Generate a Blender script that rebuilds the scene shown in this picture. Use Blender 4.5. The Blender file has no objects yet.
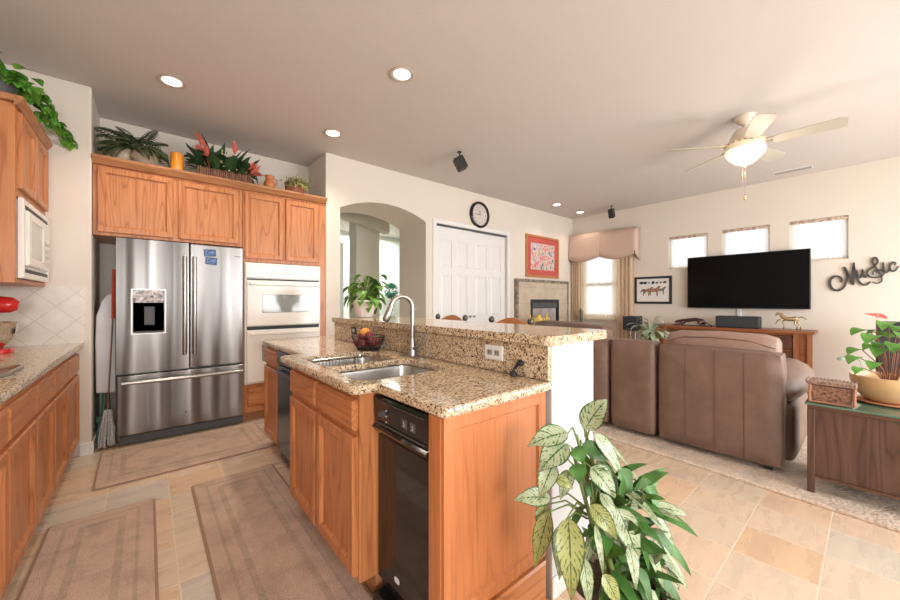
import bpy, bmesh, math, random
from mathutils import Vector, Matrix, noise
R = math.radians
PI = math.pi
random.seed(7)
S = bpy.context.scene
COL = S.collection

# ------------------------------------------------------------------ camera, world, light, exposure
cam_d = bpy.data.cameras.new('camera')
cam = bpy.data.objects.new('camera', cam_d); COL.objects.link(cam)
cam_d.sensor_width = 36; cam_d.lens = 357.4/900*36; cam_d.shift_y = 1/900; cam_d.clip_start = 0.05
YAW = math.atan(423/357.4)
cam.location = (0, 0, 1.25); cam.rotation_euler = (PI/2, 0, YAW-PI/2)
S.camera = cam
S.view_settings.view_transform = 'Standard'; S.view_settings.look = 'None'
S.view_settings.gamma = 1; S.view_settings.use_curve_mapping = False
S.view_settings.exposure = 0.0
W = bpy.data.worlds.new('world'); S.world = W; W.use_nodes = True
W.node_tree.nodes['Background'].inputs[0].default_value = (0.93, 0.97, 1.0, 1)
W.node_tree.nodes['Background'].inputs[1].default_value = 1.6

def area(name, loc, rot, sx, sy, power, col=(1, 1, 1)):
    l = bpy.data.lights.new(name, 'AREA'); l.shape = 'RECTANGLE'; l.size = sx; l.size_y = sy
    l.energy = power; l.color = col
    o = bpy.data.objects.new(name, l); COL.objects.link(o); o.location = loc; o.rotation_euler = rot
    return o
# daylight by the glass doors behind the camera; fill lamps added for kitchen and hall
area('daylight_patio_door', (3.3, -2.75, 1.25), (R(70), 0, 0), 2.2, 2.1, 155, (0.97, 0.985, 1.0))
area('daylight_right_door', (5.7, -2.75, 1.25), (R(70), 0, 0), 1.8, 2.1, 90, (0.97, 0.985, 1.0))
area('kitchen_fill_lamp', (-0.2, -2.75, 1.6), (R(72), 0, 0), 1.4, 1.2, 100, (0.97, 0.985, 1.0))  # unseen window, lamp added to brighten the kitchen
area('hall_fill_lamp', (4.2, 7.6, 2.9), (0, 0, 0), 1.6, 1.4, 95, (0.93, 1.0, 0.97))  # lamp added under the hall ceiling to brighten the hall

# ------------------------------------------------------------------ materials
def newmat(name):
    m = bpy.data.materials.new(name); m.use_nodes = True
    nt = m.node_tree; return m, nt, nt.nodes, nt.links, nt.nodes['Principled BSDF']
def setc(b, c, r=0.5, metal=0.0, spec=0.5):
    b.inputs['Base Color'].default_value = (*c, 1); b.inputs['Roughness'].default_value = r
    b.inputs['Metallic'].default_value = metal; b.inputs['Specular IOR Level'].default_value = spec
def coords(N, L, scale=(1, 1, 1), rnd=False, rot=(0, 0, 0)):
    tc = N.new('ShaderNodeTexCoord'); mp = N.new('ShaderNodeMapping'); mp.inputs['Scale'].default_value = scale
    mp.inputs['Rotation'].default_value = rot
    src = tc.outputs['Object']
    if rnd:
        oi = N.new('ShaderNodeObjectInfo'); mul = N.new('ShaderNodeVectorMath'); mul.operation = 'SCALE'
        cx = N.new('ShaderNodeCombineXYZ')
        for i in range(3): L.new(oi.outputs['Random'], cx.inputs[i])
        L.new(cx.outputs[0], mul.inputs[0]); mul.inputs['Scale'].default_value = 17.3
        ad = N.new('ShaderNodeVectorMath'); L.new(tc.outputs['Object'], ad.inputs[0]); L.new(mul.outputs[0], ad.inputs[1])
        src = ad.outputs[0]
    L.new(src, mp.inputs[0]); return mp.outputs[0]
def tex_noise(N, L, co, scale, detail=3, rough=0.5, dist=0.0):
    n = N.new('ShaderNodeTexNoise'); n.inputs['Scale'].default_value = scale; n.inputs['Detail'].default_value = detail
    n.inputs['Roughness'].default_value = rough; n.inputs['Distortion'].default_value = dist
    L.new(co, n.inputs['Vector']); return n.outputs['Fac']
def ramp(N, L, fac, stops):
    r = N.new('ShaderNodeValToRGB'); e = r.color_ramp.elements
    while len(e) < len(stops): e.new(0.5)
    for i, (p, c) in enumerate(stops):
        e[i].position = p; e[i].color = (*c, 1) if len(c) == 3 else c
    L.new(fac, r.inputs[0]); return r.outputs[0]
def mixc(N, L, fac, a, b, mode='MIX'):
    m = N.new('ShaderNodeMix'); m.data_type = 'RGBA'; m.blend_type = mode
    for s, v in ((0, fac), (6, a), (7, b)):
        if hasattr(v, 'links') or isinstance(v, bpy.types.NodeSocket): L.new(v, m.inputs[s])
        else: m.inputs[s].default_value = v if s == 0 else (*v, 1)
    return m.outputs[2]
def bump(N, L, b, h, strength=0.3, dist=0.01):
    bp = N.new('ShaderNodeBump'); bp.inputs['Strength'].default_value = strength; bp.inputs['Distance'].default_value = dist
    L.new(h, bp.inputs['Height']); L.new(bp.outputs[0], b.inputs['Normal'])
def math_(N, L, op, a, b=None):
    m = N.new('ShaderNodeMath'); m.operation = op
    for i, v in enumerate((a, b)):
        if v is None: continue
        if isinstance(v, bpy.types.NodeSocket): L.new(v, m.inputs[i])
        else: m.inputs[i].default_value = v
    return m.outputs[0]

def plain(name, c, r=0.5, metal=0.0, spec=0.5, vary=0.06, nscale=6, bmp=0.0, bscale=60):
    m, nt, N, L, b = newmat(name); setc(b, c, r, metal, spec)
    co = coords(N, L)
    n = tex_noise(N, L, co, nscale, 3)
    lo = tuple(max(0, x*(1-vary)) for x in c); hi = tuple(min(1, x*(1+vary)) for x in c)
    L.new(ramp(N, L, n, [(0.3, lo), (0.7, hi)]), b.inputs['Base Color'])
    if bmp: bump(N, L, b, tex_noise(N, L, co, bscale, 4), bmp, 0.004)
    return m
def wood(name, dark, mid, light, axis='z', r=0.33, fine=1.0, spec=0.5, fig=0.62):
    m, nt, N, L, b = newmat(name); setc(b, mid, r, 0, spec)
    s = {'z': (9, 9, 0.75), 'y': (9, 0.75, 9), 'x': (0.75, 9, 9)}[axis]
    co = coords(N, L, s, True)
    s2 = {'z': (60, 60, 2.2), 'y': (60, 2.2, 60), 'x': (2.2, 60, 60)}[axis]
    co2 = coords(N, L, s2, True)
    n1 = tex_noise(N, L, co, 0.75, 2, 0.4, 0.3)
    rings = math_(N, L, 'FRACT', math_(N, L, 'MULTIPLY', n1, 11*fine))
    g = ramp(N, L, rings, [(0.0, dark), (0.10, mid), (0.55, light), (0.90, mid), (1.0, dark)])
    n2 = tex_noise(N, L, co2, 1.3, 3, 0.6)
    pores = ramp(N, L, n2, [(0.36, (0.84, 0.80, 0.77)), (0.52, (1, 1, 1))])
    c = mixc(N, L, fig, mid, g)
    c = mixc(N, L, 0.8, c, pores, 'MULTIPLY')
    L.new(c, b.inputs['Base Color'])
    bump(N, L, b, n2, 0.12, 0.002)
    return m
OD, OM, OL = (0.27, 0.085, 0.028), (0.52, 0.195, 0.070), (0.60, 0.255, 0.105)
M = {}
for ax in 'xyz': M['oak_'+ax] = wood('honey_oak_'+ax, OD, OM, OL, ax, 0.36)
M['oak_soft'] = wood('soft_grained_oak', OD, (0.50, 0.175, 0.06), (0.56, 0.215, 0.08), 'z', 0.36, 0.6, fig=0.3)
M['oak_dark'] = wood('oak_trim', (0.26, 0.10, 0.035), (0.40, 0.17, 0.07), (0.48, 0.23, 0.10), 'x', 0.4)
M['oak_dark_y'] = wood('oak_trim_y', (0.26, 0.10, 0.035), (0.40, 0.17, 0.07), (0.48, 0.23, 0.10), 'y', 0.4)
M['walnut'] = wood('walnut', (0.045, 0.02, 0.012), (0.095, 0.045, 0.028), (0.145, 0.075, 0.05), 'z', 0.4)
M['walnut_y'] = wood('walnut_y', (0.05, 0.02, 0.012), (0.10, 0.042, 0.025), (0.15, 0.07, 0.04), 'y', 0.35)
M['cherry'] = wood('cherry', (0.13, 0.035, 0.015), (0.25, 0.08, 0.03), (0.32, 0.12, 0.05), 'y', 0.35)
M['chairwood'] = wood('chair_wood', (0.30, 0.10, 0.03), (0.46, 0.18, 0.06), (0.55, 0.24, 0.1), 'y', 0.3)

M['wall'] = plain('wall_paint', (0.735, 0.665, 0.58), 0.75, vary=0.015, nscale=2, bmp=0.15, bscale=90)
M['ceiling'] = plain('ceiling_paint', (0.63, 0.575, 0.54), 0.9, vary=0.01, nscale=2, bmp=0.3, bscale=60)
M['white'] = plain('white_paint', (0.80, 0.79, 0.775), 0.4, vary=0.01)
M['hallwall'] = plain('hall_paint', (0.62, 0.59, 0.50), 0.8, vary=0.01)
M['hallwhite'] = plain('hall_white_paint', (0.80, 0.84, 0.80), 0.8, vary=0.01)
M['appliance'] = plain('almond_enamel', (0.84, 0.80, 0.74), 0.18, vary=0.005)
M['ovenglass'] = plain('oven_glass', (0.30, 0.31, 0.29), 0.08, vary=0.02, spec=0.8)
M['blackgloss'] = plain('black_gloss', (0.012, 0.011, 0.011), 0.08, vary=0.02, spec=0.6)
M['screen'] = plain('tv_screen', (0.004, 0.004, 0.005), 0.10, vary=0.02, spec=0.12)
M['blackmatte'] = plain('black_matte', (0.02, 0.02, 0.022), 0.5, vary=0.05)
M['darkgrey'] = plain('dark_grey', (0.08, 0.08, 0.085), 0.5)
M['dwfront'] = plain('dishwasher_steel', (0.10, 0.115, 0.15), 0.22, 0.7, vary=0.03)
M['speakerblack'] = plain('speaker_cloth', (0.03, 0.032, 0.038), 0.8, bmp=0.4, bscale=300)
M['nickel'] = plain('brushed_nickel', (0.40, 0.385, 0.36), 0.34, 1.0, vary=0.03)
M['chrome'] = plain('chrome', (0.75, 0.75, 0.75), 0.12, 1.0, vary=0.01)
M['bronze'] = plain('bronze', (0.22, 0.17, 0.11), 0.35, 0.9, vary=0.3, nscale=30)
M['gold'] = plain('antique_brass', (0.45, 0.34, 0.2), 0.35, 0.8, vary=0.3, nscale=40)
M['iron'] = plain('wrought_iron', (0.07, 0.065, 0.055), 0.55, 0.3, vary=0.1)
M['silverwire'] = plain('steel_wire', (0.65, 0.64, 0.62), 0.25, 1.0, vary=0.02)
M['pewter'] = plain('pewter', (0.13, 0.12, 0.10), 0.35, 0.8)
M['terracotta'] = plain('terracotta', (0.52, 0.22, 0.11), 0.7, vary=0.1, nscale=12)
M['tanpot'] = plain('tan_glazed_pot', (0.72, 0.46, 0.24), 0.3, vary=0.06)
M['blushpot'] = plain('blush_pot', (0.78, 0.60, 0.50), 0.35, vary=0.08)
M['whitepot'] = plain('white_pot', (0.85, 0.78, 0.72), 0.3, vary=0.03)
M['stonepot'] = plain('stone_pot', (0.52, 0.42, 0.30), 0.6, vary=0.25, nscale=25)
M['orange'] = plain('orange_wax', (0.80, 0.30, 0.03), 0.3, vary=0.05)
M['orangepeel'] = plain('orange_peel', (0.85, 0.36, 0.05), 0.45, vary=0.08, nscale=60, bmp=0.3, bscale=200)
M['plum'] = plain('red_fruit_skin', (0.22, 0.03, 0.035), 0.3, vary=0.4, nscale=20)
M['soil'] = plain('soil', (0.09, 0.055, 0.035), 0.95, vary=0.4, nscale=60, bmp=0.8, bscale=80)
M['red'] = plain('red_enamel', (0.55, 0.02, 0.02), 0.15)
M['redflower'] = plain('red_flower', (0.75, 0.03, 0.03), 0.3)
M['pinkflower'] = plain('coral_flower', (0.72, 0.16, 0.11), 0.5, vary=0.25, nscale=30)
M['creamflower'] = plain('cream_flower', (0.68, 0.55, 0.38), 0.6, vary=0.25, nscale=50)
M['yellow'] = plain('yellow_glass', (0.75, 0.55, 0.12), 0.3, vary=0.15, nscale=20)
M['leaf'] = plain('green_leaf', (0.12, 0.33, 0.05), 0.4, vary=0.35, nscale=14)
M['leafdark'] = plain('dark_leaf', (0.035, 0.085, 0.03), 0.45, vary=0.4, nscale=20)
M['fernleaf'] = plain('fern_leaf', (0.13, 0.17, 0.075), 0.6, vary=0.4, nscale=20)
M['leafteal'] = plain('teal_topiary', (0.10, 0.30, 0.22), 0.7, vary=0.3, nscale=30)
M['olive'] = plain('olive_leaf', (0.34, 0.33, 0.11), 0.6, vary=0.45, nscale=30)
M['stem'] = plain('plant_stem', (0.16, 0.22, 0.06), 0.6, vary=0.2)
M['brownstem'] = plain('brown_stem', (0.25, 0.10, 0.05), 0.7, vary=0.3)
M['glass_green'] = plain('green_glass_edge', (0.10, 0.19, 0.13), 0.06, spec=0.8)
M['bluepic'] = plain('blue_photo', (0.07, 0.15, 0.34), 0.4, vary=1.0, nscale=60)
M['greenplastic'] = plain('green_plastic', (0.03, 0.28, 0.14), 0.4)
M['clothgrey'] = plain('grey_cloth', (0.62, 0.61, 0.62), 0.85, vary=0.06, bmp=0.3, bscale=30)
M['mop'] = plain('mop_yarn', (0.45, 0.44, 0.42), 0.9, vary=0.3, nscale=80)
M['firestone'] = None

def mk_tile():
    m, nt, N, L, b = newmat('stone_floor_tile'); setc(b, (0.6, 0.45, 0.3), 0.28)
    tc = N.new('ShaderNodeTexCoord'); mp = N.new('ShaderNodeMapping'); L.new(tc.outputs['Object'], mp.inputs[0])
    mp.inputs['Location'].default_value = (-0.107/0.305, -0.457/0.305, 0); mp.inputs['Scale'].default_value = (1/0.305,)*3
    br = N.new('ShaderNodeTexBrick'); L.new(mp.outputs[0], br.inputs['Vector'])
    br.offset = 0; br.inputs['Scale'].default_value = 1; br.inputs['Brick Width'].default_value = 1
    br.inputs['Row Height'].default_value = 1; br.inputs['Mortar Size'].default_value = 0.011; br.inputs['Mortar Smooth'].default_value = 0.2
    br.inputs['Color1'].default_value = (0, 0, 0, 1); br.inputs['Color2'].default_value = (1, 1, 1, 1); br.inputs['Mortar'].default_value = (0.5, 0.5, 0.5, 1)
    fl = N.new('ShaderNodeVectorMath'); fl.operation = 'FLOOR'; L.new(mp.outputs[0], fl.inputs[0])
    wn = N.new('ShaderNodeTexWhiteNoise'); L.new(fl.outputs[0], wn.inputs[0])
    co = coords(N, L)
    ad = N.new('ShaderNodeVectorMath'); L.new(co, ad.inputs[0])
    sc = N.new('ShaderNodeVectorMath'); sc.operation = 'SCALE'; sc.inputs['Scale'].default_value = 9; L.new(wn.outputs['Color'], sc.inputs[0]); L.new(sc.outputs[0], ad.inputs[1])
    mp2 = N.new('ShaderNodeMapping'); mp2.inputs['Scale'].default_value = (0.9, 3.6, 1); mp2.inputs['Rotation'].default_value = (0, 0, 0.5); L.new(ad.outputs[0], mp2.inputs[0])
    n = tex_noise(N, L, mp2.outputs[0], 2.6, 7, 0.62, 0.5)
    base = ramp(N, L, wn.outputs['Value'], [(0.0, (0.70, 0.49, 0.32)), (0.45, (0.73, 0.56, 0.41)), (0.8, (0.67, 0.56, 0.44)), (1.0, (0.58, 0.555, 0.49))])
    mot = ramp(N, L, n, [(0.26, (0.82, 0.81, 0.82)), (0.5, (1.0, 0.97, 0.94)), (0.7, (1.10, 1.07, 1.03))])
    c = mixc(N, L, 0.85, base, mot, 'MULTIPLY')
    c = mixc(N, L, br.outputs['Fac'], c, (0.80, 0.68, 0.53))
    L.new(c, b.inputs['Base Color'])
    L.new(ramp(N, L, n, [(0.2, (0.2,)*3), (0.8, (0.36,)*3)]), b.inputs['Roughness'])
    h = math_(N, L, 'SUBTRACT', math_(N, L, 'MULTIPLY', n, 0.35), br.outputs['Fac'])
    bump(N, L, b, h, 0.35, 0.004)
    return m
M['tile'] = mk_tile()
def mk_granite():
    m, nt, N, L, b = newmat('granite'); setc(b, (0.6, 0.5, 0.35), 0.1)
    co = coords(N, L)
    v = N.new('ShaderNodeTexVoronoi'); v.inputs['Scale'].default_value = 165; L.new(co, v.inputs['Vector'])
    sep = N.new('ShaderNodeSeparateColor'); L.new(v.outputs['Color'], sep.inputs[0])
    grain = ramp(N, L, sep.outputs[0], [(0.0, (0.03, 0.022, 0.02)), (0.12, (0.24, 0.14, 0.09)), (0.22, (0.50, 0.34, 0.21)), (0.5, (0.64, 0.50, 0.34)), (0.75, (0.70, 0.60, 0.46)), (1.0, (0.76, 0.71, 0.61))])
    n = tex_noise(N, L, co, 34, 4, 0.65, 0.4)
    blot = ramp(N, L, n, [(0.34, (0.42, 0.33, 0.27)), (0.46, (0.98, 0.93, 0.84)), (0.7, (1.08, 1.04, 0.98))])
    c = mixc(N, L, 0.75, grain, blot, 'MULTIPLY')
    n3 = tex_noise(N, L, co, 62, 2, 0.5)
    c = mixc(N, L, ramp(N, L, n3, [(0.645, (0, 0, 0)), (0.695, (1, 1, 1))]), c, (0.07, 0.05, 0.04))
    L.new(c, b.inputs['Base Color']); return m
M['granite'] = mk_granite()
def mk_steel():
    m, nt, N, L, b = newmat('stainless_steel'); setc(b, (0.56, 0.55, 0.54), 0.24, 1.0)
    co = coords(N, L, (5.0, 5.0, 0.22))
    n = tex_noise(N, L, co, 1.3, 1, 0.4, 0.0)
    L.new(ramp(N, L, n, [(0.34, (0.14, 0.13, 0.125)), (0.5, (0.25, 0.24, 0.235)), (0.66, (0.40, 0.39, 0.385))]), b.inputs['Base Color'])  # vertical reflection streaks put into the steel colour
    b.inputs['Roughness'].default_value = 0.34
    bump(N, L, b, n, 0.7, 0.05)
    return m
M['steel'] = mk_steel()
M['steelplain'] = plain('sink_steel', (0.50, 0.49, 0.475), 0.3, 1.0, vary=0.03)
def mk_rug(name, a, bcol, scale=160, bs=0.9):
    m, nt, N, L, b = newmat(name); setc(b, a, 0.95, 0, 0.1)
    co = coords(N, L); n = tex_noise(N, L, co, scale, 3, 0.6); n2 = tex_noise(N, L, co, 7, 4, 0.6, 0.5)
    c = ramp(N, L, n, [(0.3, a), (0.7, bcol)])
    c = mixc(N, L, 0.6, c, ramp(N, L, n2, [(0.36, (0.74, 0.72, 0.70)), (0.5, (1, 1, 1)), (0.66, (1.15, 1.13, 1.11))]), 'MULTIPLY')
    L.new(c, b.inputs['Base Color']); bump(N, L, b, math_(N, L, 'ADD', n, n2), bs, 0.012); return m
M['rug'] = mk_rug('tan_rug_pile', (0.60, 0.43, 0.335), (0.76, 0.58, 0.47))
M['rugband'] = mk_rug('tan_rug_band', (0.50, 0.36, 0.275), (0.65, 0.50, 0.395))
M['rugedge'] = plain('rug_binding', (0.36, 0.22, 0.16), 0.9)
M['shag'] = mk_rug('shag_pile', (0.60, 0.47, 0.37), (0.85, 0.73, 0.62), 60, 1.0)
def mk_leather(name, c):
    m, nt, N, L, b = newmat(name); setc(b, c, 0.38)
    co = coords(N, L); n = tex_noise(N, L, co, 5, 4, 0.6, 0.4); v = N.new('ShaderNodeTexVoronoi'); v.inputs['Scale'].default_value = 240; L.new(co, v.inputs['Vector'])
    L.new(ramp(N, L, n, [(0.3, tuple(x*0.82 for x in c)), (0.7, tuple(x*1.15 for x in c))]), b.inputs['Base Color'])
    bump(N, L, b, math_(N, L, 'ADD', math_(N, L, 'MULTIPLY', n, 3.0), v.outputs['Distance']), 0.25, 0.006); return m
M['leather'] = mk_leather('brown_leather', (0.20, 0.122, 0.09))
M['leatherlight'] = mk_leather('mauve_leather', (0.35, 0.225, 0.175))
def mk_splash():
    m, nt, N, L, b = newmat('diagonal_splash_tile'); setc(b, (0.7, 0.64, 0.55), 0.3)
    co = coords(N, L, (1, 1, 1), rot=(0, R(45), 0))
    sw = N.new('ShaderNodeSeparateXYZ'); L.new(co, sw.inputs[0]); cb = N.new('ShaderNodeCombineXYZ')
    L.new(sw.outputs[0], cb.inputs[0]); L.new(sw.outputs[2], cb.inputs[1])
    br = N.new('ShaderNodeTexBrick'); L.new(cb.outputs[0], br.inputs['Vector']); br.offset = 0
    br.inputs['Scale'].default_value = 1/0.155; br.inputs['Brick Width'].default_value = 1; br.inputs['Row Height'].default_value = 1
    br.inputs['Mortar Size'].default_value = 0.016; br.inputs['Mortar Smooth'].default_value = 0.3
    n = tex_noise(N, L, co, 9, 4, 0.6)
    c = mixc(N, L, br.outputs['Fac'], ramp(N, L, n, [(0.3, (0.66, 0.60, 0.52)), (0.7, (0.76, 0.70, 0.62))]), (0.55, 0.47, 0.38))
    L.new(c, b.inputs['Base Color']); bump(N, L, b, math_(N, L, 'SUBTRACT', 1, br.outputs['Fac']), 0.4, 0.003); return m
M['splash'] = mk_splash()
def mk_fptile():
    m, nt, N, L, b = newmat('fireplace_tile'); setc(b, (0.55, 0.45, 0.35), 0.4)
    co = coords(N, L); sw = N.new('ShaderNodeSeparateXYZ'); L.new(co, sw.inputs[0]); cb = N.new('ShaderNodeCombineXYZ')
    L.new(sw.outputs[0], cb.inputs[0]); L.new(sw.outputs[2], cb.inputs[1])
    br = N.new('ShaderNodeTexBrick'); L.new(cb.outputs[0], br.inputs['Vector']); br.offset = 0
    br.inputs['Scale'].default_value = 1/0.3; br.inputs['Brick Width'].default_value = 1; br.inputs['Row Height'].default_value = 1
    br.inputs['Mortar Size'].default_value = 0.012
    n = tex_noise(N, L, co, 5, 4)
    c = mixc(N, L, br.outputs['Fac'], ramp(N, L, n, [(0.3, (0.48, 0.38, 0.28)), (0.7, (0.60, 0.50, 0.39))]), (0.40, 0.32, 0.25))
    L.new(c, b.inputs['Base Color']); return m
M['firestone'] = mk_fptile()
def mk_mosaic():
    m, nt, N, L, b = newmat('mosaic_border'); setc(b, (0.3, 0.25, 0.2), 0.4)
    co = coords(N, L); v = N.new('ShaderNodeTexVoronoi'); v.inputs['Scale'].default_value = 24; L.new(co, v.inputs['Vector'])
    sep = N.new('ShaderNodeSeparateColor'); L.new(v.outputs['Color'], sep.inputs[0])
    L.new(ramp(N, L, sep.outputs[0], [(0, (0.09, 0.08, 0.07)), (0.5, (0.2, 0.17, 0.13)), (1, (0.36, 0.28, 0.2))]), b.inputs['Base Color']); return m
M['mosaic'] = mk_mosaic()
def mk_cloth(name, c, stripe=0.0, transl=0.0, axis=1, freq=30):
    m, nt, N, L, b = newmat(name); setc(b, c, 0.9, 0, 0.1)
    co = coords(N, L); sw = N.new('ShaderNodeSeparateXYZ'); L.new(co, sw.inputs[0])
    s = math_(N, L, 'SINE', math_(N, L, 'MULTIPLY', sw.outputs[axis], freq*2*PI))
    L.new(ramp(N, L, s, [(0.0, c), (0.85, c), (1.0, tuple(x*(1-stripe) for x in c))]), b.inputs['Base Color'])
    if transl:
        tr = N.new('ShaderNodeBsdfTranslucent'); tr.inputs[0].default_value = (*c, 1)
        tp = N.new('ShaderNodeBsdfTransparent')
        mx = N.new('ShaderNodeMixShader'); mx.inputs[0].default_value = transl
        L.new(b.outputs[0], mx.inputs[1]); L.new(tr.outputs[0], mx.inputs[2])
        mx2 = N.new('ShaderNodeMixShader'); mx2.inputs[0].default_value = 0.22
        L.new(mx.outputs[0], mx2.inputs[1]); L.new(tp.outputs[0], mx2.inputs[2])
        L.new(mx2.outputs[0], N['Material Output'].inputs[0])
    return m
M['valance'] = mk_cloth('valance_stripe', (0.62, 0.46, 0.38), 0.22, 0, 1, 26)
M['sheer'] = mk_cloth('sheer_curtain', (0.95, 0.92, 0.87), 0.03, 0.75)
M['sheerwarm'] = mk_cloth('warm_sheer', (0.95, 0.85, 0.68), 0.08, 0.6)
M['drape'] = mk_cloth('drape_cloth', (0.90, 0.77, 0.62), 0.10, 0.6)
def mk_var(name, edge, body, light):
    # variegated leaf: dark feathered veins over a pale green blade, laid out along the leaf's own UVs
    m, nt, N, L, b = newmat(name); setc(b, body, 0.35)
    tc = N.new('ShaderNodeTexCoord'); sp = N.new('ShaderNodeSeparateXYZ'); L.new(tc.outputs['UV'], sp.inputs[0])
    au = math_(N, L, 'ABSOLUTE', math_(N, L, 'SUBTRACT', sp.outputs[0], 0.5))
    n = N.new('ShaderNodeTexNoise'); n.inputs['Scale'].default_value = 9; L.new(tc.outputs['Object'], n.inputs['Vector']); n.inputs['Scale'].default_value = 75
    ph = math_(N, L, 'ADD', math_(N, L, 'MULTIPLY', math_(N, L, 'SUBTRACT', sp.outputs[1], math_(N, L, 'MULTIPLY', au, 0.55)), 62), math_(N, L, 'MULTIPLY', n.outputs['Fac'], 5))
    st = math_(N, L, 'ADD', math_(N, L, 'MULTIPLY', math_(N, L, 'SINE', ph), 0.8), math_(N, L, 'MULTIPLY', math_(N, L, 'SUBTRACT', n.outputs['Fac'], 0.55), 5.0))
    st = math_(N, L, 'SUBTRACT', st, math_(N, L, 'MULTIPLY', math_(N, L, 'LESS_THAN', au, 0.03), -2))
    e = math_(N, L, 'ADD', st, math_(N, L, 'MULTIPLY', math_(N, L, 'GREATER_THAN', au, 0.44), 2))
    c = ramp(N, L, math_(N, L, 'ADD', math_(N, L, 'MULTIPLY', e, 0.4), 0.3), [(0.0, light), (0.38, light), (0.62, body), (1.0, edge)])
    L.new(c, b.inputs['Base Color']); return m
M['varleaf'] = mk_var('variegated_leaf', (0.03, 0.10, 0.02), (0.09, 0.18, 0.05), (0.40, 0.46, 0.29))
M['varleaf2'] = mk_var('yellowing_variegated_leaf', (0.06, 0.10, 0.02), (0.13, 0.17, 0.03), (0.36, 0.39, 0.14))
M['plainleaf'] = plain('glossy_green_leaf', (0.06, 0.17, 0.03), 0.5, vary=0.45, nscale=12)
M['pothos'] = mk_var('pothos_leaf', (0.05, 0.20, 0.02), (0.09, 0.28, 0.03), (0.15, 0.40, 0.05))
def mk_emit(name, c, s):
    m, nt, N, L, b = newmat(name); setc(b, (0.9, 0.9, 0.9), 0.4)
    b.inputs['Emission Color'].default_value = (*c, 1); b.inputs['Emission Strength'].default_value = s; return m
M['lamp'] = mk_emit('lamp_glow', (1.0, 0.93, 0.82), 6)
M['fanlamp'] = mk_emit('fan_lamp_glow', (1.0, 0.86, 0.66), 0.75)
M['display'] = mk_emit('oven_display', (0.05, 0.04, 0.03), 0.2)
def mk_pane():
    m, nt, N, L, b = newmat('window_glass')
    g = N.new('ShaderNodeBsdfGlossy'); g.inputs['Roughness'].default_value = 0.02
    t = N.new('ShaderNodeBsdfTransparent'); mx = N.new('ShaderNodeMixShader'); mx.inputs[0].default_value = 0.06
    L.new(t.outputs[0], mx.inputs[1]); L.new(g.outputs[0], mx.inputs[2]); L.new(mx.outputs[0], N['Material Output'].inputs[0]); return m
M['pane'] = mk_pane()
M['lampring'] = plain('lamp_ring', (0.55, 0.47, 0.40), 0.35)
M['fanpaint'] = plain('fan_cream', (0.70, 0.62, 0.50), 0.35, vary=0.03)
M['blade'] = plain('fan_blade', (0.46, 0.42, 0.35), 0.4, vary=0.05)

# ------------------------------------------------------------------ mesh helpers
def new(): return bmesh.new()
def box(bm, x0, x1, y0, y1, z0, z1, bev=0.0, seg=1):
    g = bmesh.ops.create_cube(bm, size=1)['verts']
    bmesh.ops.scale(bm, vec=(abs(x1-x0), abs(y1-y0), abs(z1-z0)), verts=g)
    bmesh.ops.translate(bm, vec=((x0+x1)/2, (y0+y1)/2, (z0+z1)/2), verts=g)
    if bev:
        es = list({e for v in g for e in v.link_edges})
        r = bmesh.ops.bevel(bm, geom=es, offset=bev, segments=seg, profile=0.5, affect='EDGES')
        return list({v for f in r['faces'] for v in f.verts})
    return g
def frames(pts):
    out = []; up = Vector((0, 0, 1)); n = None
    for i, p in enumerate(pts):
        a = pts[max(i-1, 0)]; b = pts[min(i+1, len(pts)-1)]; t = (b-a)
        t = t.normalized() if t.length > 1e-9 else Vector((0, 0, 1))
        if n is None:
            ref = up if abs(t.z) < 0.9 else Vector((1, 0, 0)); n = (ref - t*ref.dot(t)).normalized()
        else:
            n = n - t*n.dot(t); n = n.normalized() if n.length > 1e-6 else Vector((1, 0, 0))
        out.append((n, t.cross(n)))
    return out
def tube(bm, pts, rad, seg=8, closed=False, flat=1.0):
    pts = [Vector(p) for p in pts]
    if closed: pts = pts+[pts[0]]
    fr = frames(pts); rings = []
    for i, p in enumerate(pts):
        r = rad[i] if isinstance(rad, (list, tuple)) else rad
        a, b = fr[i]
        rings.append([bm.verts.new(p + a*math.cos(2*PI*k/seg)*r + b*math.sin(2*PI*k/seg)*r*flat) for k in range(seg)])
    for i in range(len(rings)-1):
        for k in range(seg):
            bm.faces.new((rings[i][k], rings[i][(k+1) % seg], rings[i+1][(k+1) % seg], rings[i+1][k]))
    bm.faces.new(rings[0]); bm.faces.new(rings[-1][::-1]); return rings
def lathe(bm, prof, c=(0, 0, 0), seg=28, sx=1, sy=1, cap=True):
    rings = []
    for r, z in prof:
        rings.append([bm.verts.new((c[0]+math.cos(2*PI*k/seg)*r*sx, c[1]+math.sin(2*PI*k/seg)*r*sy, c[2]+z)) for k in range(seg)])
    for i in range(len(rings)-1):
        for k in range(seg):
            bm.faces.new((rings[i][k], rings[i][(k+1) % seg], rings[i+1][(k+1) % seg], rings[i+1][k]))
    if cap:
        bm.faces.new(rings[0][::-1]); bm.faces.new(rings[-1])
def ball(bm, c, r, sx=1, sy=1, sz=1, u=16, v=10):
    g = bmesh.ops.create_uvsphere(bm, u_segments=u, v_segments=v, radius=r)['verts']
    bmesh.ops.scale(bm, vec=(sx, sy, sz), verts=g); bmesh.ops.translate(bm, vec=c, verts=g); return g
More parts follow.
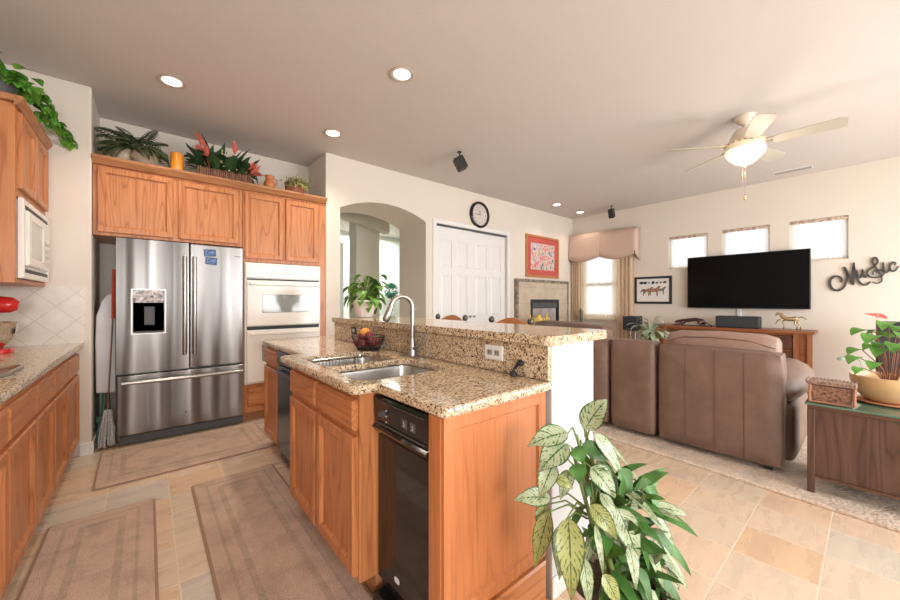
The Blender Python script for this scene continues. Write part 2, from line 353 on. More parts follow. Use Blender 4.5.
def prism(bm, poly, axis, a0, a1):
    """poly: 2D outline; extruded along axis from a0 to a1. axis z: (x,y); y: (x,z); x: (y,z)"""
    def mk(p, a):
        return {'z': (p[0], p[1], a), 'y': (p[0], a, p[1]), 'x': (a, p[0], p[1])}[axis]
    v0 = [bm.verts.new(mk(p, a0)) for p in poly]; v1 = [bm.verts.new(mk(p, a1)) for p in poly]
    n = len(poly)
    for i in range(n): bm.faces.new((v0[i], v0[(i+1) % n], v1[(i+1) % n], v1[i]))
    bm.faces.new(v0[::-1]); bm.faces.new(v1)
def loops(bm, mp, a0, a1, z0, z1, prof):
    """concentric rectangles: prof = [(inset, depth), ...]"""
    rs = []
    for ins, d in prof:
        rs.append([bm.verts.new(mp(a, z, d)) for a, z in ((a0+ins, z0+ins), (a1-ins, z0+ins), (a1-ins, z1-ins), (a0+ins, z1-ins))])
    for i in range(len(rs)-1):
        for k in range(4): bm.faces.new((rs[i][k], rs[i][(k+1) % 4], rs[i+1][(k+1) % 4], rs[i+1][k]))
    bm.faces.new(rs[0]); bm.faces.new(rs[-1])
def face_map(face, pos):
    return {'-x': lambda a, z, d: (pos-d, a, z), '+x': lambda a, z, d: (pos+d, a, z), '-y': lambda a, z, d: (a, pos-d, z)}[face]
def thing(name, label, cat, loc=(0, 0, 0), rotz=0, group=None):
    o = bpy.data.objects.new(name, None); COL.objects.link(o); o.location = loc; o.rotation_euler = (0, 0, rotz)
    o.empty_display_size = 0.05
    o['label'] = label; o['category'] = cat
    if group: o['group'] = group
    return o
def obj(name, bm, mat, parent=None, smooth=0, label=None, bevel=0.0, bseg=2, world=True, subs=0, fix=True):
    if parent is not None and world:
        w = Vector((0, 0, 0)); p = parent
        while p is not None: w += p.location; p = p.parent
        bmesh.ops.translate(bm, vec=-w, verts=bm.verts)
    if fix: bmesh.ops.recalc_face_normals(bm, faces=bm.faces)
    me = bpy.data.meshes.new(name); bm.to_mesh(me); bm.free()
    me.materials.append(M[mat] if isinstance(mat, str) else mat)
    o = bpy.data.objects.new(name, me); COL.objects.link(o)
    if parent is not None: o.parent = parent
    if smooth:
        for p in me.polygons: p.use_smooth = True
        if smooth < 180:
            try: me.set_sharp_from_angle(angle=R(smooth))
            except Exception: pass
    if bevel:
        b = o.modifiers.new('bevel', 'BEVEL'); b.width = bevel; b.segments = bseg; b.limit_method = 'ANGLE'; b.angle_limit = R(40)
    if subs:
        s = o.modifiers.new('subsurf', 'SUBSURF'); s.levels = subs; s.render_levels = subs
    if label: o['label'] = label
    return o
def tag(o, label, cat, group=None):
    o['label'] = label; o['category'] = cat
    if group: o['group'] = group
    return o
def one(name, bm, mat, label, cat, loc=None, group=None, **k):
    """a thing that is a single mesh; its origin is put at loc"""
    if loc is not None: bmesh.ops.translate(bm, vec=-Vector(loc), verts=bm.verts)
    o = obj(name, bm, mat, **k)
    if loc is not None: o.location = loc
    return tag(o, label, cat, group)
def struct(name, bm, mat, label=None, parent=None, **k):
    o = obj(name, bm, mat, parent, **k)
    if parent is None:
        o['kind'] = 'structure'
        if label: o['label'] = label
    return o
def leaf(bm, base, d, length, width, droop=0.3, fold=0.15, n=6, side=None, shape=0.9, uv=None, curlup=0.0):
    """one leaf: a folded strip leaving base along d and bending down by droop"""
    base = Vector(base); d = Vector(d).normalized()
    if side is None:
        side = d.cross(Vector((0, 0, 1)))
        side = side.normalized() if side.length > 1e-3 else Vector((1, 0, 0))
    side = Vector(side).normalized()
    if uv is None: uv = bm.loops.layers.uv.verify()
    rows = []; p = base.copy(); cur = d.copy(); st = length/n
    for i in range(n+1):
        t = i/n
        w = width*0.5*(math.sin(PI*min(1, (t**shape)*0.97+0.03)))
        nm = side.cross(cur).normalized()
        rows.append((bm.verts.new(p-side*w+nm*w*fold), bm.verts.new(p), bm.verts.new(p+side*w+nm*w*fold), t))
        cur = (cur+Vector((0, 0, -1))*droop/n*(1.0+t)).normalized()
        p = p+cur*st
    for i in range(n):
        a = rows[i]; b = rows[i+1]
        for q, us in (((a[0], a[1], b[1], b[0]), (0, .5, .5, 0)), ((a[1], a[2], b[2], b[1]), (.5, 1, 1, .5))):
            f = bm.faces.new(q); ts = (a[3], a[3], b[3], b[3])
            for l, uu, tt in zip(f.loops, us, ts): l[uv].uv = (uu, tt)
def rdir(el0, el1):
    a = random.uniform(0, 2*PI); e = R(random.uniform(el0, el1)); return Vector((math.cos(a)*math.cos(e), math.sin(a)*math.cos(e), math.sin(e)))
def text_bm(s, size, mp, depth=0.001):
    cu = bpy.data.curves.new('t', 'FONT'); cu.body = s; cu.size = size; cu.align_x = 'CENTER'; cu.align_y = 'CENTER'
    o = bpy.data.objects.new('t', cu); COL.objects.link(o)
    me = o.to_mesh(); bm = bmesh.new(); bm.from_mesh(me); o.to_mesh_clear(); bpy.data.objects.remove(o); bpy.data.curves.remove(cu)
    for v in bm.verts: v.co = Vector(mp(v.co.x, v.co.y, depth))
    return bm

# ------------------------------------------------------------------ room shell
XL, XT, YB, ZC = -1.04, 6.95, 4.16, 3.0
YR = -2.7
bm = new(); box(bm, XL-.15, XT+.15, YR-.15, 9.0, -0.1, 0); struct('floor', bm, 'tile')
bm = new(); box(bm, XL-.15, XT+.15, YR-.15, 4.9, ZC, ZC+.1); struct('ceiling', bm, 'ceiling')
bm = new(); box(bm, XL-.12, XL, YR, 4.87, 0, ZC); struct('wall_left', bm, 'wall')
bm = new(); box(bm, XL, -0.352, 4.12, 4.87, 0, ZC, 0.012, 2); struct('wall_stub', bm, 'wall')
bm = new(); box(bm, -0.352, 1.6, 4.76, 4.87, 0, ZC); struct('wall_alcove', bm, 'wall')
# back wall (clock wall) with arch and closet door opening
bm = new()
AX0, AX1, AZ, AT = 1.775, 3.06, 2.385, 2.535
box(bm, 1.6, AX0, YB, 4.87, 0, ZC)
box(bm, AX1, 3.20, YB, 4.87, 0, ZC)
rr = ((AX1-AX0)/2)**2/(2*(AT-AZ))+(AT-AZ)/2; cxa = (AX0+AX1)/2
arc = []
for i in range(25):
    x = AX0+(AX1-AX0)*i/24; arc.append((x, AT-rr+math.sqrt(rr*rr-(x-cxa)**2)))
poly = [(AX1, ZC), (AX0, ZC)]+arc
prism(bm, poly, 'y', YB, 4.87)
DX0, DX1, DZ = 3.245, 4.83, 2.40
box(bm, 3.20, DX0, YB, YB+.12, 0, ZC); box(bm, DX0, DX1, YB, YB+.12, DZ, ZC)
box(bm, DX1, XT, YB, YB+.12, 0, ZC)
box(bm, 3.20, DX1+.05, YB+.62, YB+.68, 0, ZC)      # closet back
struct('wall_back', bm, 'wall')
# TV wall with windows
WINS = [(0.205, 0.765, 1.80, 2.37), (0.975, 1.545, 1.80, 2.37), (1.735, 2.305, 1.80, 2.36)]
BW = (3.18, 3.95, 0.92, 2.25)
bm = new()
ys = sorted(set([YR, YB+.12]+[w[i] for w in WINS+[BW] for i in (0, 1)]))
for a, b in zip(ys[:-1], ys[1:]):
    w = [w for w in WINS+[BW] if w[0] <= a+1e-6 and w[1] >= b-1e-6]
    if w:
        box(bm, XT, XT+.14, a, b, 0, w[0][2]); box(bm, XT, XT+.14, a, b, w[0][3], ZC)
    else: box(bm, XT, XT+.14, a, b, 0, ZC)
struct('wall_right', bm, 'wall')
# wall behind the camera with glass doors, and a window opening added for light
bm = new()
ops = [(-0.9, 0.5, 1.0, 2.2), (2.2, 4.4, 0.0, 2.3), (4.8, 6.6, 0.0, 2.3)]
xs = sorted(set([XL, XT]+[o[i] for o in ops for i in (0, 1)]))
for a, b in zip(xs[:-1], xs[1:]):
    w = [o for o in ops if o[0] <= a+1e-6 and o[1] >= b-1e-6]
    if w:
        if w[0][2] > 0: box(bm, a, b, YR-.14, YR, 0, w[0][2])
        box(bm, a, b, YR-.14, YR, w[0][3], ZC)
    else: box(bm, a, b, YR-.14, YR, 0, ZC)
struct('wall_front', bm, 'wall')
# baseboards
bm = new(); box(bm, -0.42, -0.34, 4.105, 4.12, 0, 0.10, .003); box(bm, -0.352, -0.34, 4.11, 4.75, 0, 0.10, .003); struct('baseboard_stub', bm, 'white')
bm = new(); box(bm, AX1, 3.19, YB-.014, YB, 0, 0.10); box(bm, 4.89, XT, YB-.014, YB, 0, 0.10); struct('baseboard_back', bm, 'white')
bm = new(); box(bm, XT-.014, XT, YR, YB-.014, 0, 0.10); struct('baseboard_right', bm, 'white')
# hall seen through the arch
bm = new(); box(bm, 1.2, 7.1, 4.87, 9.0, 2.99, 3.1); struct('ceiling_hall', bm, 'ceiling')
bm = new(); box(bm, 2.86, 3.34, 6.0, 6.3, 0, 2.99, .01); struct('wall_hall_column', bm, 'hallwall')
bm = new()
arc2 = []
for i in range(17):
    x = 1.5+1.9*i/16; arc2.append((x, 2.50+0.16*math.sin(PI*i/16)))
prism(bm, [(3.4, 2.99), (1.5, 2.99)]+arc2, 'y', 5.75, 5.95); struct('wall_hall_header', bm, 'hallwall')
bm = new(); box(bm, 1.2, 7.0, 8.5, 8.6, 0, 2.99); struct('wall_hall_far', bm, 'hallwhite')
bm = new(); box(bm, 1.1, 1.2, 4.87, 8.6, 0, 2.99); struct('wall_hall_left', bm, 'hallwhite')
bm = new(); box(bm, 7.0, 7.1, 4.3, 8.6, 0, 2.99); struct('wall_hall_right', bm, 'hallwhite')
bm = new(); box(bm, 1.9, 2.80, 6.4, 6.5, 0, 2.35); struct('wall_hall_panel', bm, 'hallwhite')
# windows: frame, glass
def window(n, y0, y1, z0, z1, bar=False):
    bm = new()
    f = .035
    for (a, b, c, d) in ((y0, y0+f, z0, z1), (y1-f, y1, z0, z1), (y0, y1, z0, z0+f), (y0, y1, z1-f, z1)):
        box(bm, XT+.05, XT+.10, a, b, c, d)
    if bar: box(bm, XT+.05, XT+.10, y0, y1, (z0+z1)/2-.03, (z0+z1)/2+.03)
    w = struct('window_%d' % n, bm, 'white')
    bm = new(); box(bm, XT+.072, XT+.078, y0+f, y1-f, z0+f, z1-f); obj('pane', bm, 'pane', w)
    return w
for i, w in enumerate(WINS): window(i+1, *w)
window(4, *BW, bar=True)
bm = new(); box(bm, XT-.03, XT+.05, BW[0]-.04, BW[1]+.04, BW[2]-.05, BW[2]-.002, .006); struct('trim_1', bm, 'white', 'window sill')
# closet double door
bm = new()
for a, b, c, d in ((DX0-.065, DX0, 0, DZ+.065), (DX1, DX1+.065, 0, DZ+.065), (DX0, DX1, DZ, DZ+.065)):
    box(bm, a, b, YB-.018, YB+.01, c, d, .004)
struct('trim_2', bm, 'white', 'white casing of the closet doors')
bm = new(); box(bm, DX0, DX1, YB+.01, YB+.06, DZ-.025, DZ); struct('trim_3', bm, 'darkgrey', 'dark sliding track over the closet doors')
for n, (a, b, dy) in enumerate(((DX0+.004, 4.015, .012), (4.0, DX1-.004, .03))):
    bm = new(); mp = face_map('-y', YB+.05+dy)
    box(bm, a, b, YB+.035+dy, YB+.05+dy, 0.01, DZ-.027)
    wd = (b-a); st = .11
    cols = [(a+st, a+wd/2-.05), (a+wd/2+.05, b-st)]
    # stiles and rails stand proud, panels raised inside
    for x0, x1 in ((a, a+st), (a+wd/2-.05, a+wd/2+.05), (b-st, b)): box(bm, x0, x1, YB+.02+dy, YB+.036+dy, 0.01, DZ-.027)
    for z0, z1 in ((0.01, .22), (.88, 1.0), (1.66, 1.76), (2.18, DZ-.027)):
        for x0, x1 in cols: box(bm, x0, x1, YB+.02+dy, YB+.036+dy, z0, z1)
    mp = face_map('-y', YB+.036+dy)
    for z0, z1 in ((.22, .88), (1.0, 1.66), (1.76, 2.18)):
        for x0, x1 in cols: loops(bm, mp, x0+.012, x1-.012, z0+.012, z1-.012, [(0, 0), (.03, .011)])
    d = struct('door_%d' % (n+1), bm, 'white')
    bm = new(); kx = b-.06 if n == 0 else a+.06
    lathe(bm, [(.006, 0), (.012, .01), (.02, .018), (.018, .028)], seg=12); bmesh.ops.rotate(bm, verts=bm.verts, cent=(0, 0, 0), matrix=Matrix.Rotation(R(90), 3, 'X'))
    bmesh.ops.translate(bm, vec=(kx, YB+.02+dy, 1.0), verts=bm.verts); obj('knob', bm, 'nickel', d, 60)

# ------------------------------------------------------------------ cabinet helpers
FW = .052
DOORP = [(0, 0), (0, .016), (.006, .022), (FW-.007, .022), (FW-.001, .016), (FW+.004, .007), (FW+.012, .005), (FW+.02, .005)]
DRAWP = [(0, 0), (0, .012), (.009, .022), (.03, .022)]
def door(parent, face, pos, a0, a1, z0, z1, mat='oak_z'):
    bm = new(); loops(bm, face_map(face, pos), a0, a1, z0, z1, DOORP); return obj('door', bm, mat, parent)
def drawer(parent, face, pos, a0, a1, z0, z1, mat):
    bm = new(); loops(bm, face_map(face, pos), a0, a1, z0, z1, DRAWP); return obj('drawer', bm, mat, parent)

# left run of base cabinets
def left_base(y0, y1, ym, label):
    t = thing('base_cabinet', label, 'cabinet', (-.73, (y0+y1)/2, 0), group='base cabinets along the left wall')
    bm = new(); box(bm, XL+.004, -.44, y0+.002, y1-.002, .10, .873, .002); obj('carcass', bm, 'oak_z', t)
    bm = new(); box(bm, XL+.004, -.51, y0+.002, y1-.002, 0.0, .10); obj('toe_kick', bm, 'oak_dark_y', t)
    for a, b in ((y0+.012, ym-.008), (ym+.008, y1-.012)):
        door(t, '+x', -.44, a, b, .125, .665)
        drawer(t, '+x', -.44, a, b, .69, .83, 'oak_y')
left_base(3.11, 4.105, 3.56, 'honey oak base cabinet on the left, farthest one against the tiled end wall')
left_base(2.20, 3.11, 2.67, 'honey oak base cabinet on the left, middle one of the run')
left_base(1.30, 2.20, 1.75, 'honey oak base cabinet on the left, nearest to the camera and cut by the frame')
def slab(poly, z0, z1, bev=.014, holes=()):
    bm = new(); es = []
    for pl in [poly]+list(holes):
        vs = [bm.verts.new((x, y, z1)) for x, y in pl]
        es += [bm.edges.new((vs[i], vs[(i+1) % len(vs)])) for i in range(len(vs))]
    bmesh.ops.triangle_fill(bm, use_beauty=True, use_dissolve=False, edges=es)
    g = bmesh.ops.extrude_face_region(bm, geom=list(bm.faces))
    bmesh.ops.translate(bm, vec=(0, 0, z0-z1), verts=[v for v in g['geom'] if isinstance(v, bmesh.types.BMVert)])
    return bm
def rounded(x0, x1, y0, y1, r, n=5):
    pts = []
    for cx, cy, a0 in ((x1-r, y1-r, 0), (x0+r, y1-r, 90), (x0+r, y0+r, 180), (x1-r, y0+r, 270)):
        for i in range(n+1):
            a = R(a0+90*i/n); pts.append((cx+r*math.cos(a), cy+r*math.sin(a)))
    return pts
bm = slab([(XL+.002, 1.3), (-.40, 1.3), (-.40, 4.115), (XL+.002, 4.115)], .876, .914)
one('countertop', bm, 'granite', 'beige speckled granite countertop on the left run of oak base cabinets', 'countertop', (-.72, 2.7, .876), bevel=.014, bseg=3)
bm = new(); box(bm, XL, -.385, 4.104, 4.12, .914, 1.36); struct('trim_4', bm, 'splash', 'cream tile backsplash laid on the diagonal')

# upper cabinet with microwave (left)
t = thing('upper_cabinet', 'tall oak wall cabinet on the left holding a white microwave', 'cabinet', (-.8, 3.62, 1.36))
UX = -.605
bm = new()
box(bm, XL+.002, UX, 3.30, 3.33, 1.36, 2.43, .002); box(bm, XL+.002, UX, 4.09, 4.116, 1.36, 2.43, .002)
box(bm, XL+.002, UX, 3.33, 4.09, 1.885, 2.43); box(bm, XL+.002, UX, 3.33, 4.09, 1.36, 1.385); box(bm, XL+.002, XL+.02, 3.33, 4.09, 1.385, 1.885)
obj('carcass', bm, 'oak_z', t)
door(t, '+x', UX, 3.345, 3.70, 1.935, 2.395); door(t, '+x', UX, 3.73, 4.09, 1.935, 2.395)
bm = new(); prism(bm, [(UX+.001, 2.41), (UX+.015, 2.415), (UX+.038, 2.45), (UX+.038, 2.468), (XL+.002, 2.468), (XL+.002, 2.432), (UX+.001, 2.432)], 'y', 3.265, 4.116)
obj('crown', bm, 'oak_dark_y', t)
t = thing('microwave', 'white built-in microwave with louvred vents in the left oak wall cabinet', 'microwave', (-.8, 3.6, 1.40))
bm = new(); box(bm, XL+.03, UX+.004, 3.35, 4.07, 1.39, 1.87); obj('body', bm, 'appliance', t)
bm = new(); mp = face_map('+x', UX+.004)
loops(bm, mp, 3.34, 4.075, 1.39, 1.88, [(0, 0), (0, .016), (.006, .022), (.035, .022), (.04, .012)])
obj('trim_frame', bm, 'appliance', t)
for z0 in (1.415, 1.825):
    bm = new()
    for k in range(14): box(bm, UX+.02, UX+.0245, 3.40+k*.046, 3.435+k*.046, z0, z0+.035)
    obj('vent_grille', bm, 'darkgrey', t, label='dark slotted vent')
bm = new(); loops(bm, face_map('+x', UX+.016), 3.39, 3.83, 1.47, 1.81, [(0, 0), (0, .02), (.008, .026), (.05, .026), (.055, .02)]); dd = obj('door', bm, 'appliance', t)
bm = new(); loops(bm, face_map('+x', UX+.0362), 3.45, 3.77, 1.53, 1.75, [(0, 0), (0, .002)]); obj('window', bm, plain('microwave_window', (.62, .6, .56), .15), dd)
bm = new(); loops(bm, face_map('+x', UX+.016), 3.85, 4.04, 1.47, 1.81, [(0, 0), (0, .018)]); cp = obj('control_panel', bm, 'appliance', t)
bg = plain('button_grey', (.6, .58, .54), .5)
for i in range(3):
    for j in range(4):
        bm = new(); loops(bm, face_map('+x', UX+.034), 3.87+i*.053, 3.905+i*.053, 1.50+j*.05, 1.53+j*.05, [(0, 0), (.003, .002)]); obj('button', bm, bg, cp)

# ------------------------------------------------------------------ fridge wall
t = thing('upper_cabinet', 'wide two-door oak cabinet above the steel refrigerator', 'cabinet', (.2, 4.45, 1.80))
bm = new(); box(bm, -.348, .738, 4.16, 4.755, 1.80, 2.40, .002); obj('carcass', bm, 'oak_z', t)
door(t, '-y', 4.16, -.322, .178, 1.825, 2.372); door(t, '-y', 4.16, .212, .703, 1.825, 2.365)
t = thing('oven_cabinet', 'tall oak cabinet housing the white double oven', 'cabinet', (1.17, 4.45, 0))
bm = new()
box(bm, .742, .765, 4.16, 4.755, .10, 2.40, .002); box(bm, 1.51, 1.596, 4.16, 4.755, .10, 2.40, .002)
box(bm, .765, 1.51, 4.16, 4.755, 1.655, 2.40); box(bm, .765, 1.51, 4.16, 4.755, .10, .385); box(bm, .765, 1.51, 4.73, 4.755, .385, 1.655)
obj('carcass', bm, 'oak_z', t)
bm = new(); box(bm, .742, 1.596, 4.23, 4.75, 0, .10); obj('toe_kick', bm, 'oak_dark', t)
door(t, '-y', 4.16, .757, 1.131, 1.69, 2.362); door(t, '-y', 4.16, 1.152, 1.505, 1.69, 2.358)
drawer(t, '-y', 4.16, .78, 1.505, .16, .36, 'oak_x')
bm = new(); prism(bm, [(4.16, 2.385), (4.135, 2.39), (4.105, 2.435), (4.105, 2.455), (4.755, 2.455), (4.755, 2.402), (4.16, 2.402)], 'x', -.35, 1.598)
struct('trim_5', bm, 'oak_dark', 'dark oak crown moulding over the fridge wall cabinets')

# refrigerator
t = thing('refrigerator', 'stainless steel french door refrigerator with water dispenser and bottom freezer', 'refrigerator', (.275, 4.4, 0))
bm = new(); box(bm, -.204, .738, 4.19, 4.74, .04, 1.775, .006); obj('body', bm, plain('fridge_side_grey', (.18, .18, .185), .45), t)
bm = new(); box(bm, -.19, .74, 4.155, 4.2, .015, .085, .004); obj('kick_plate', bm, 'darkgrey', t)
def fdoor(name, x0, x1, z0, z1, hole=None):
    bm = new()
    if hole is None: box(bm, x0, x1, 4.115, 4.185, z0, z1)
    else:
        a, b, c, d = hole
        box(bm, x0, a, 4.115, 4.185, z0, z1); box(bm, b, x1, 4.115, 4.185, z0, z1); box(bm, a, b, 4.115, 4.185, z0, c); box(bm, a, b, 4.115, 4.185, d, z1)
        box(bm, a, b, 4.175, 4.185, c, d)
        bmesh.ops.remove_doubles(bm, verts=bm.verts, dist=1e-5)
    return obj(name, bm, 'steel', t, bevel=0 if hole else .01, bseg=3)
DH = (-.112, .124, .96, 1.355)
dl = fdoor('door', -.206, .290, .625, 1.787, DH); dr = fdoor('door', .298, .738, .625, 1.787)
fz = fdoor('freezer_drawer', -.206, .738, .095, .610)
def bar_handle(parent, p0, p1, off, r=.017):
    bm = new(); p0 = Vector(p0); p1 = Vector(p1); d = (p1-p0).normalized(); off = Vector(off)
    n = 12; pts = [p0+off+(p1-p0)*i/n+off.normalized()*.012*math.sin(PI*i/n) for i in range(n+1)]
    tube(bm, pts, r, 10, flat=1.5)
    for q in (p0+d*.035, p1-d*.035): tube(bm, [q, q+off*1.02], r*.8, 8)
    return obj('handle', bm, 'steelplain', parent, 50)
bar_handle(dl, (.257, 4.115, .76), (.257, 4.115, 1.66), (0, -.045, 0)); bar_handle(dr, (.331, 4.115, .76), (.331, 4.115, 1.66), (0, -.045, 0))
bar_handle(fz, (-.17, 4.115, .555), (.72, 4.115, .555), (0, -.05, 0), .018)
bm = new(); loops(bm, face_map('-y', 4.175), DH[0], DH[1], DH[2], DH[3], [(0, -.005), (0, .062), (.009, .062), (.011, .03)])
disp = obj('dispenser', bm, 'nickel', t, label='water and ice dispenser recess')
bm = new(); box(bm, DH[0]+.012, DH[1]-.012, 4.118, 4.15, 1.235, 1.345); obj('control_panel', bm, plain('dispenser_panel', (.20, .16, .15), .3, .3, vary=.9, nscale=40), disp)
bm = new(); box(bm, DH[0]+.012, DH[1]-.012, 4.145, 4.16, .975, 1.235); obj('recess_liner', bm, plain('blue_black_plastic', (.05, .09, .30), .35, vary=.6, nscale=9), disp)
bm = new(); loops(bm, face_map('-y', 4.145), -.025, .045, 1.04, 1.20, [(0, 0), (0, .012), (.008, .012), (.01, .004)]); obj('paddle', bm, 'darkgrey', disp)
bm = new(); box(bm, DH[0]+.02, DH[1]-.02, 4.12, 4.145, .972, .985); obj('drip_tray', bm, 'darkgrey', disp)
bm = new(); ball(bm, (.27, 4.1145, .22), .008, 1, .15, 1); obj('logo', bm, 'darkgrey', fz)
bm = new(); box(bm, .66, .715, 4.1135, 4.1145, 1.69, 1.697); obj('badge', bm, 'darkgrey', dr)
def magnet(x0, x1, z0, z1, rot, lab):
    o = thing('photo_magnet', lab, 'magnet', ((x0+x1)/2, 4.114, (z0+z1)/2), group=None)
    bm = new(); box(bm, x0, x1, 4.106, 4.1145, z0, z1, .001); obj('backing', bm, plain('magnet_blue', (.03, .07, .2), .4), o)
    bm = new(); box(bm, x0+.008, x1-.008, 4.1045, 4.1062, z0+.008, z1-.008); obj('picture', bm, 'bluepic', o)
    o.rotation_euler = (0, rot, 0)
magnet(.408, .502, 1.678, 1.745, R(-3), 'blue photo magnet on the right fridge door, upper of two')
magnet(.420, .512, 1.60, 1.668, R(4), 'blue photo magnet on the right fridge door, lower of two')

# double oven
t = thing('double_oven', 'almond white double wall oven with two glass windows', 'oven', (1.14, 4.45, .39))
bm = new(); box(bm, .775, 1.50, 4.15, 4.72, .395, 1.645, .002); obj('body', bm, 'appliance', t)
bm = new(); box(bm, .752, 1.525, 4.135, 4.158, .392, 1.648, .004); box(bm, .758, 1.519, 4.115, 4.14, 1.49, 1.64, .006); cp = obj('control_panel', bm, 'appliance', t)
bm = new(); box(bm, 1.045, 1.18, 4.112, 4.116, 1.565, 1.60); obj('display', bm, 'display', cp)
bg = plain('button_tan', (.45, .42, .38), .5)
for x in (.96, 1.0, 1.05, 1.09, 1.13, 1.17, 1.22, 1.26, 1.30):
    bm = new(); box(bm, x, x+.016, 4.112, 4.116, 1.535, 1.546); obj('button', bm, bg, cp)
for z0, z1 in ((1.468, 1.482), (.952, .985)):
    bm = new(); box(bm, .772, 1.505, 4.12, 4.15, z0, z1); obj('vent_gap', bm, 'blackmatte', t, label='black gap strip')
for z0, z1, w0, w1 in ((.99, 1.462, 1.125, 1.32), (.41, .948, .62, .80)):
    bm = new(); loops(bm, face_map('-y', 4.136), .766, 1.511, z0, z1, [(0, 0), (0, .02), (.008, .03), (.02, .03)]); dd = obj('oven_door', bm, 'appliance', t)
    bm = new(); loops(bm, face_map('-y', 4.106), .905, 1.375, w0, w1, [(0, -.001), (.004, .0015), (.01, .0015)]); obj('window', bm, 'ovenglass', dd)
    bm = new(); box(bm, .79, 1.487, 4.068, 4.088, z1-.05, z1-.022, .008, 2); box(bm, .80, .83, 4.08, 4.108, z1-.048, z1-.024); box(bm, 1.447, 1.477, 4.08, 4.108, z1-.048, z1-.024)
    obj('handle', bm, 'appliance', dd)

# gap beside the fridge: hanging cloth, broom, mop
t = thing('ironing_board', 'pale grey covered ironing board standing in the gap beside the refrigerator', 'ironing board', (-.27, 4.33, 0))
bm = new(); pts = []
prof = [(-.335, .47), (-.34, .9), (-.335, 1.12), (-.30, 1.25), (-.262, 1.31), (-.23, 1.30), (-.214, 1.2), (-.212, .46)]
prism(bm, prof, 'y', 4.22, 4.28); obj('cover', bm, 'clothgrey', t, bevel=.012, bseg=2)
bm = new(); tube(bm, [(-.24, 4.25, .0), (-.26, 4.25, .5)], .008); tube(bm, [(-.30, 4.25, .0), (-.28, 4.25, .5)], .008); obj('legs', bm, 'silverwire', t)
t = thing('broom', 'green handled broom leaning in the gap left of the refrigerator', 'broom', (-.29, 4.34, 0))
bm = new(); tube(bm, [(-.30, 4.345, .25), (-.29, 4.35, 1.0)], .013); obj('handle', bm, 'greenplastic', t)
bm = new(); box(bm, -.345, -.245, 4.32, 4.37, .19, .25, .01); lathe(bm, [(.05, 0), (.04, .17)], (-.295, 4.345, .02), 14, 1, .6); obj('bristles', bm, plain('bristle_green', (.1, .24, .17), .8, vary=.5, nscale=90), t)
t = thing('mop', 'grey string mop with a red grip beside the refrigerator', 'mop', (-.25, 4.18, 0))
bm = new(); tube(bm, [(-.262, 4.19, .3), (-.232, 4.205, 1.1)], .006); obj('handle', bm, 'silverwire', t)
bm = new(); tube(bm, [(-.228, 4.205, 1.1), (-.222, 4.205, 1.52)], .013); obj('grip', bm, plain('red_plastic', (.45, .06, .03), .4), t, label='red grip')
bm = new()
for i in range(40):
    a = random.uniform(0, 2*PI); r0 = random.uniform(.0, .025); r1 = random.uniform(.02, .05)
    tube(bm, [(-.263+math.cos(a)*r0, 4.175+math.sin(a)*r0, .33), (-.263+math.cos(a)*r1, 4.165+math.sin(a)*r1*.8, .18), (-.27+math.cos(a)*r1*1.1, 4.16+math.sin(a)*r1*.8, random.uniform(.02, .08))], .006, 5)
obj('mop_head', bm, 'mop', t)

# ------------------------------------------------------------------ decorations on the fridge-wall cabinets
ZT = 2.455
def pot(t, prof, mat, c, seg=28, name='pot'):
    bm = new(); lathe(bm, prof, c, seg); return obj(name, bm, mat, t, 60)
t = thing('potted_fern', 'fern in two round stoneware pots above the fridge cabinet, far left', 'plant', (-.13, 4.3, ZT))
pot(t, [(.04, 0), (.085, .04), (.10, .09), (.085, .14), (.055, .16), (.05, .15), (.045, .13)], 'stonepot', (-.02, 4.26, ZT))
pot(t, [(.04, 0), (.075, .04), (.085, .10), (.07, .15), (.06, .15), (.05, .13)], 'stonepot', (-.17, 4.33, ZT))
bm = new(); uv = bm.loops.layers.uv.verify()
def frond(bm, base, d, length, droop, lw=.05, n=14):
    p = Vector(base); cur = Vector(d).normalized(); pts = [p.copy()]
    for i in range(n):
        cur = (cur+Vector((0, 0, -droop/n))).normalized(); p = p+cur*length/n; pts.append(p.copy())
        side = cur.cross(Vector((0, 0, 1))); side = side.normalized() if side.length > .01 else Vector((1, 0, 0))
        w = lw*math.sin(PI*min(1, (i+1.5)/(n+1)))**.6
        for s in (-1, 1): leaf(bm, p, side*s+cur*.45, w*1.1, w*.62, .5, .1, 2, uv=uv)
    tube(bm, pts, .002, 4)
for i in range(34):
    b = random.choice([(-.02, 4.26, ZT+.15), (-.17, 4.33, ZT+.15), (-.1, 4.3, ZT+.15)])
    frond(bm, b, rdir(15, 75)+Vector((0, -.1, 0)), random.uniform(.20, .34), random.uniform(1.2, 2.4), .055)
for d, l in (((-.3, -.3, 1), .26), ((.2, -.2, 1), .27), ((.5, -.2, .9), .28), ((-.6, -.3, .9), .25), ((1, -.1, .55), .36), ((.9, -.2, .4), .33), ((-1, -.2, .6), .28), ((-.9, -.4, .4), .27), ((.5, -.5, .5), .28)): frond(bm, (-.06, 4.28, ZT+.15), d, l, 1.7, .055)
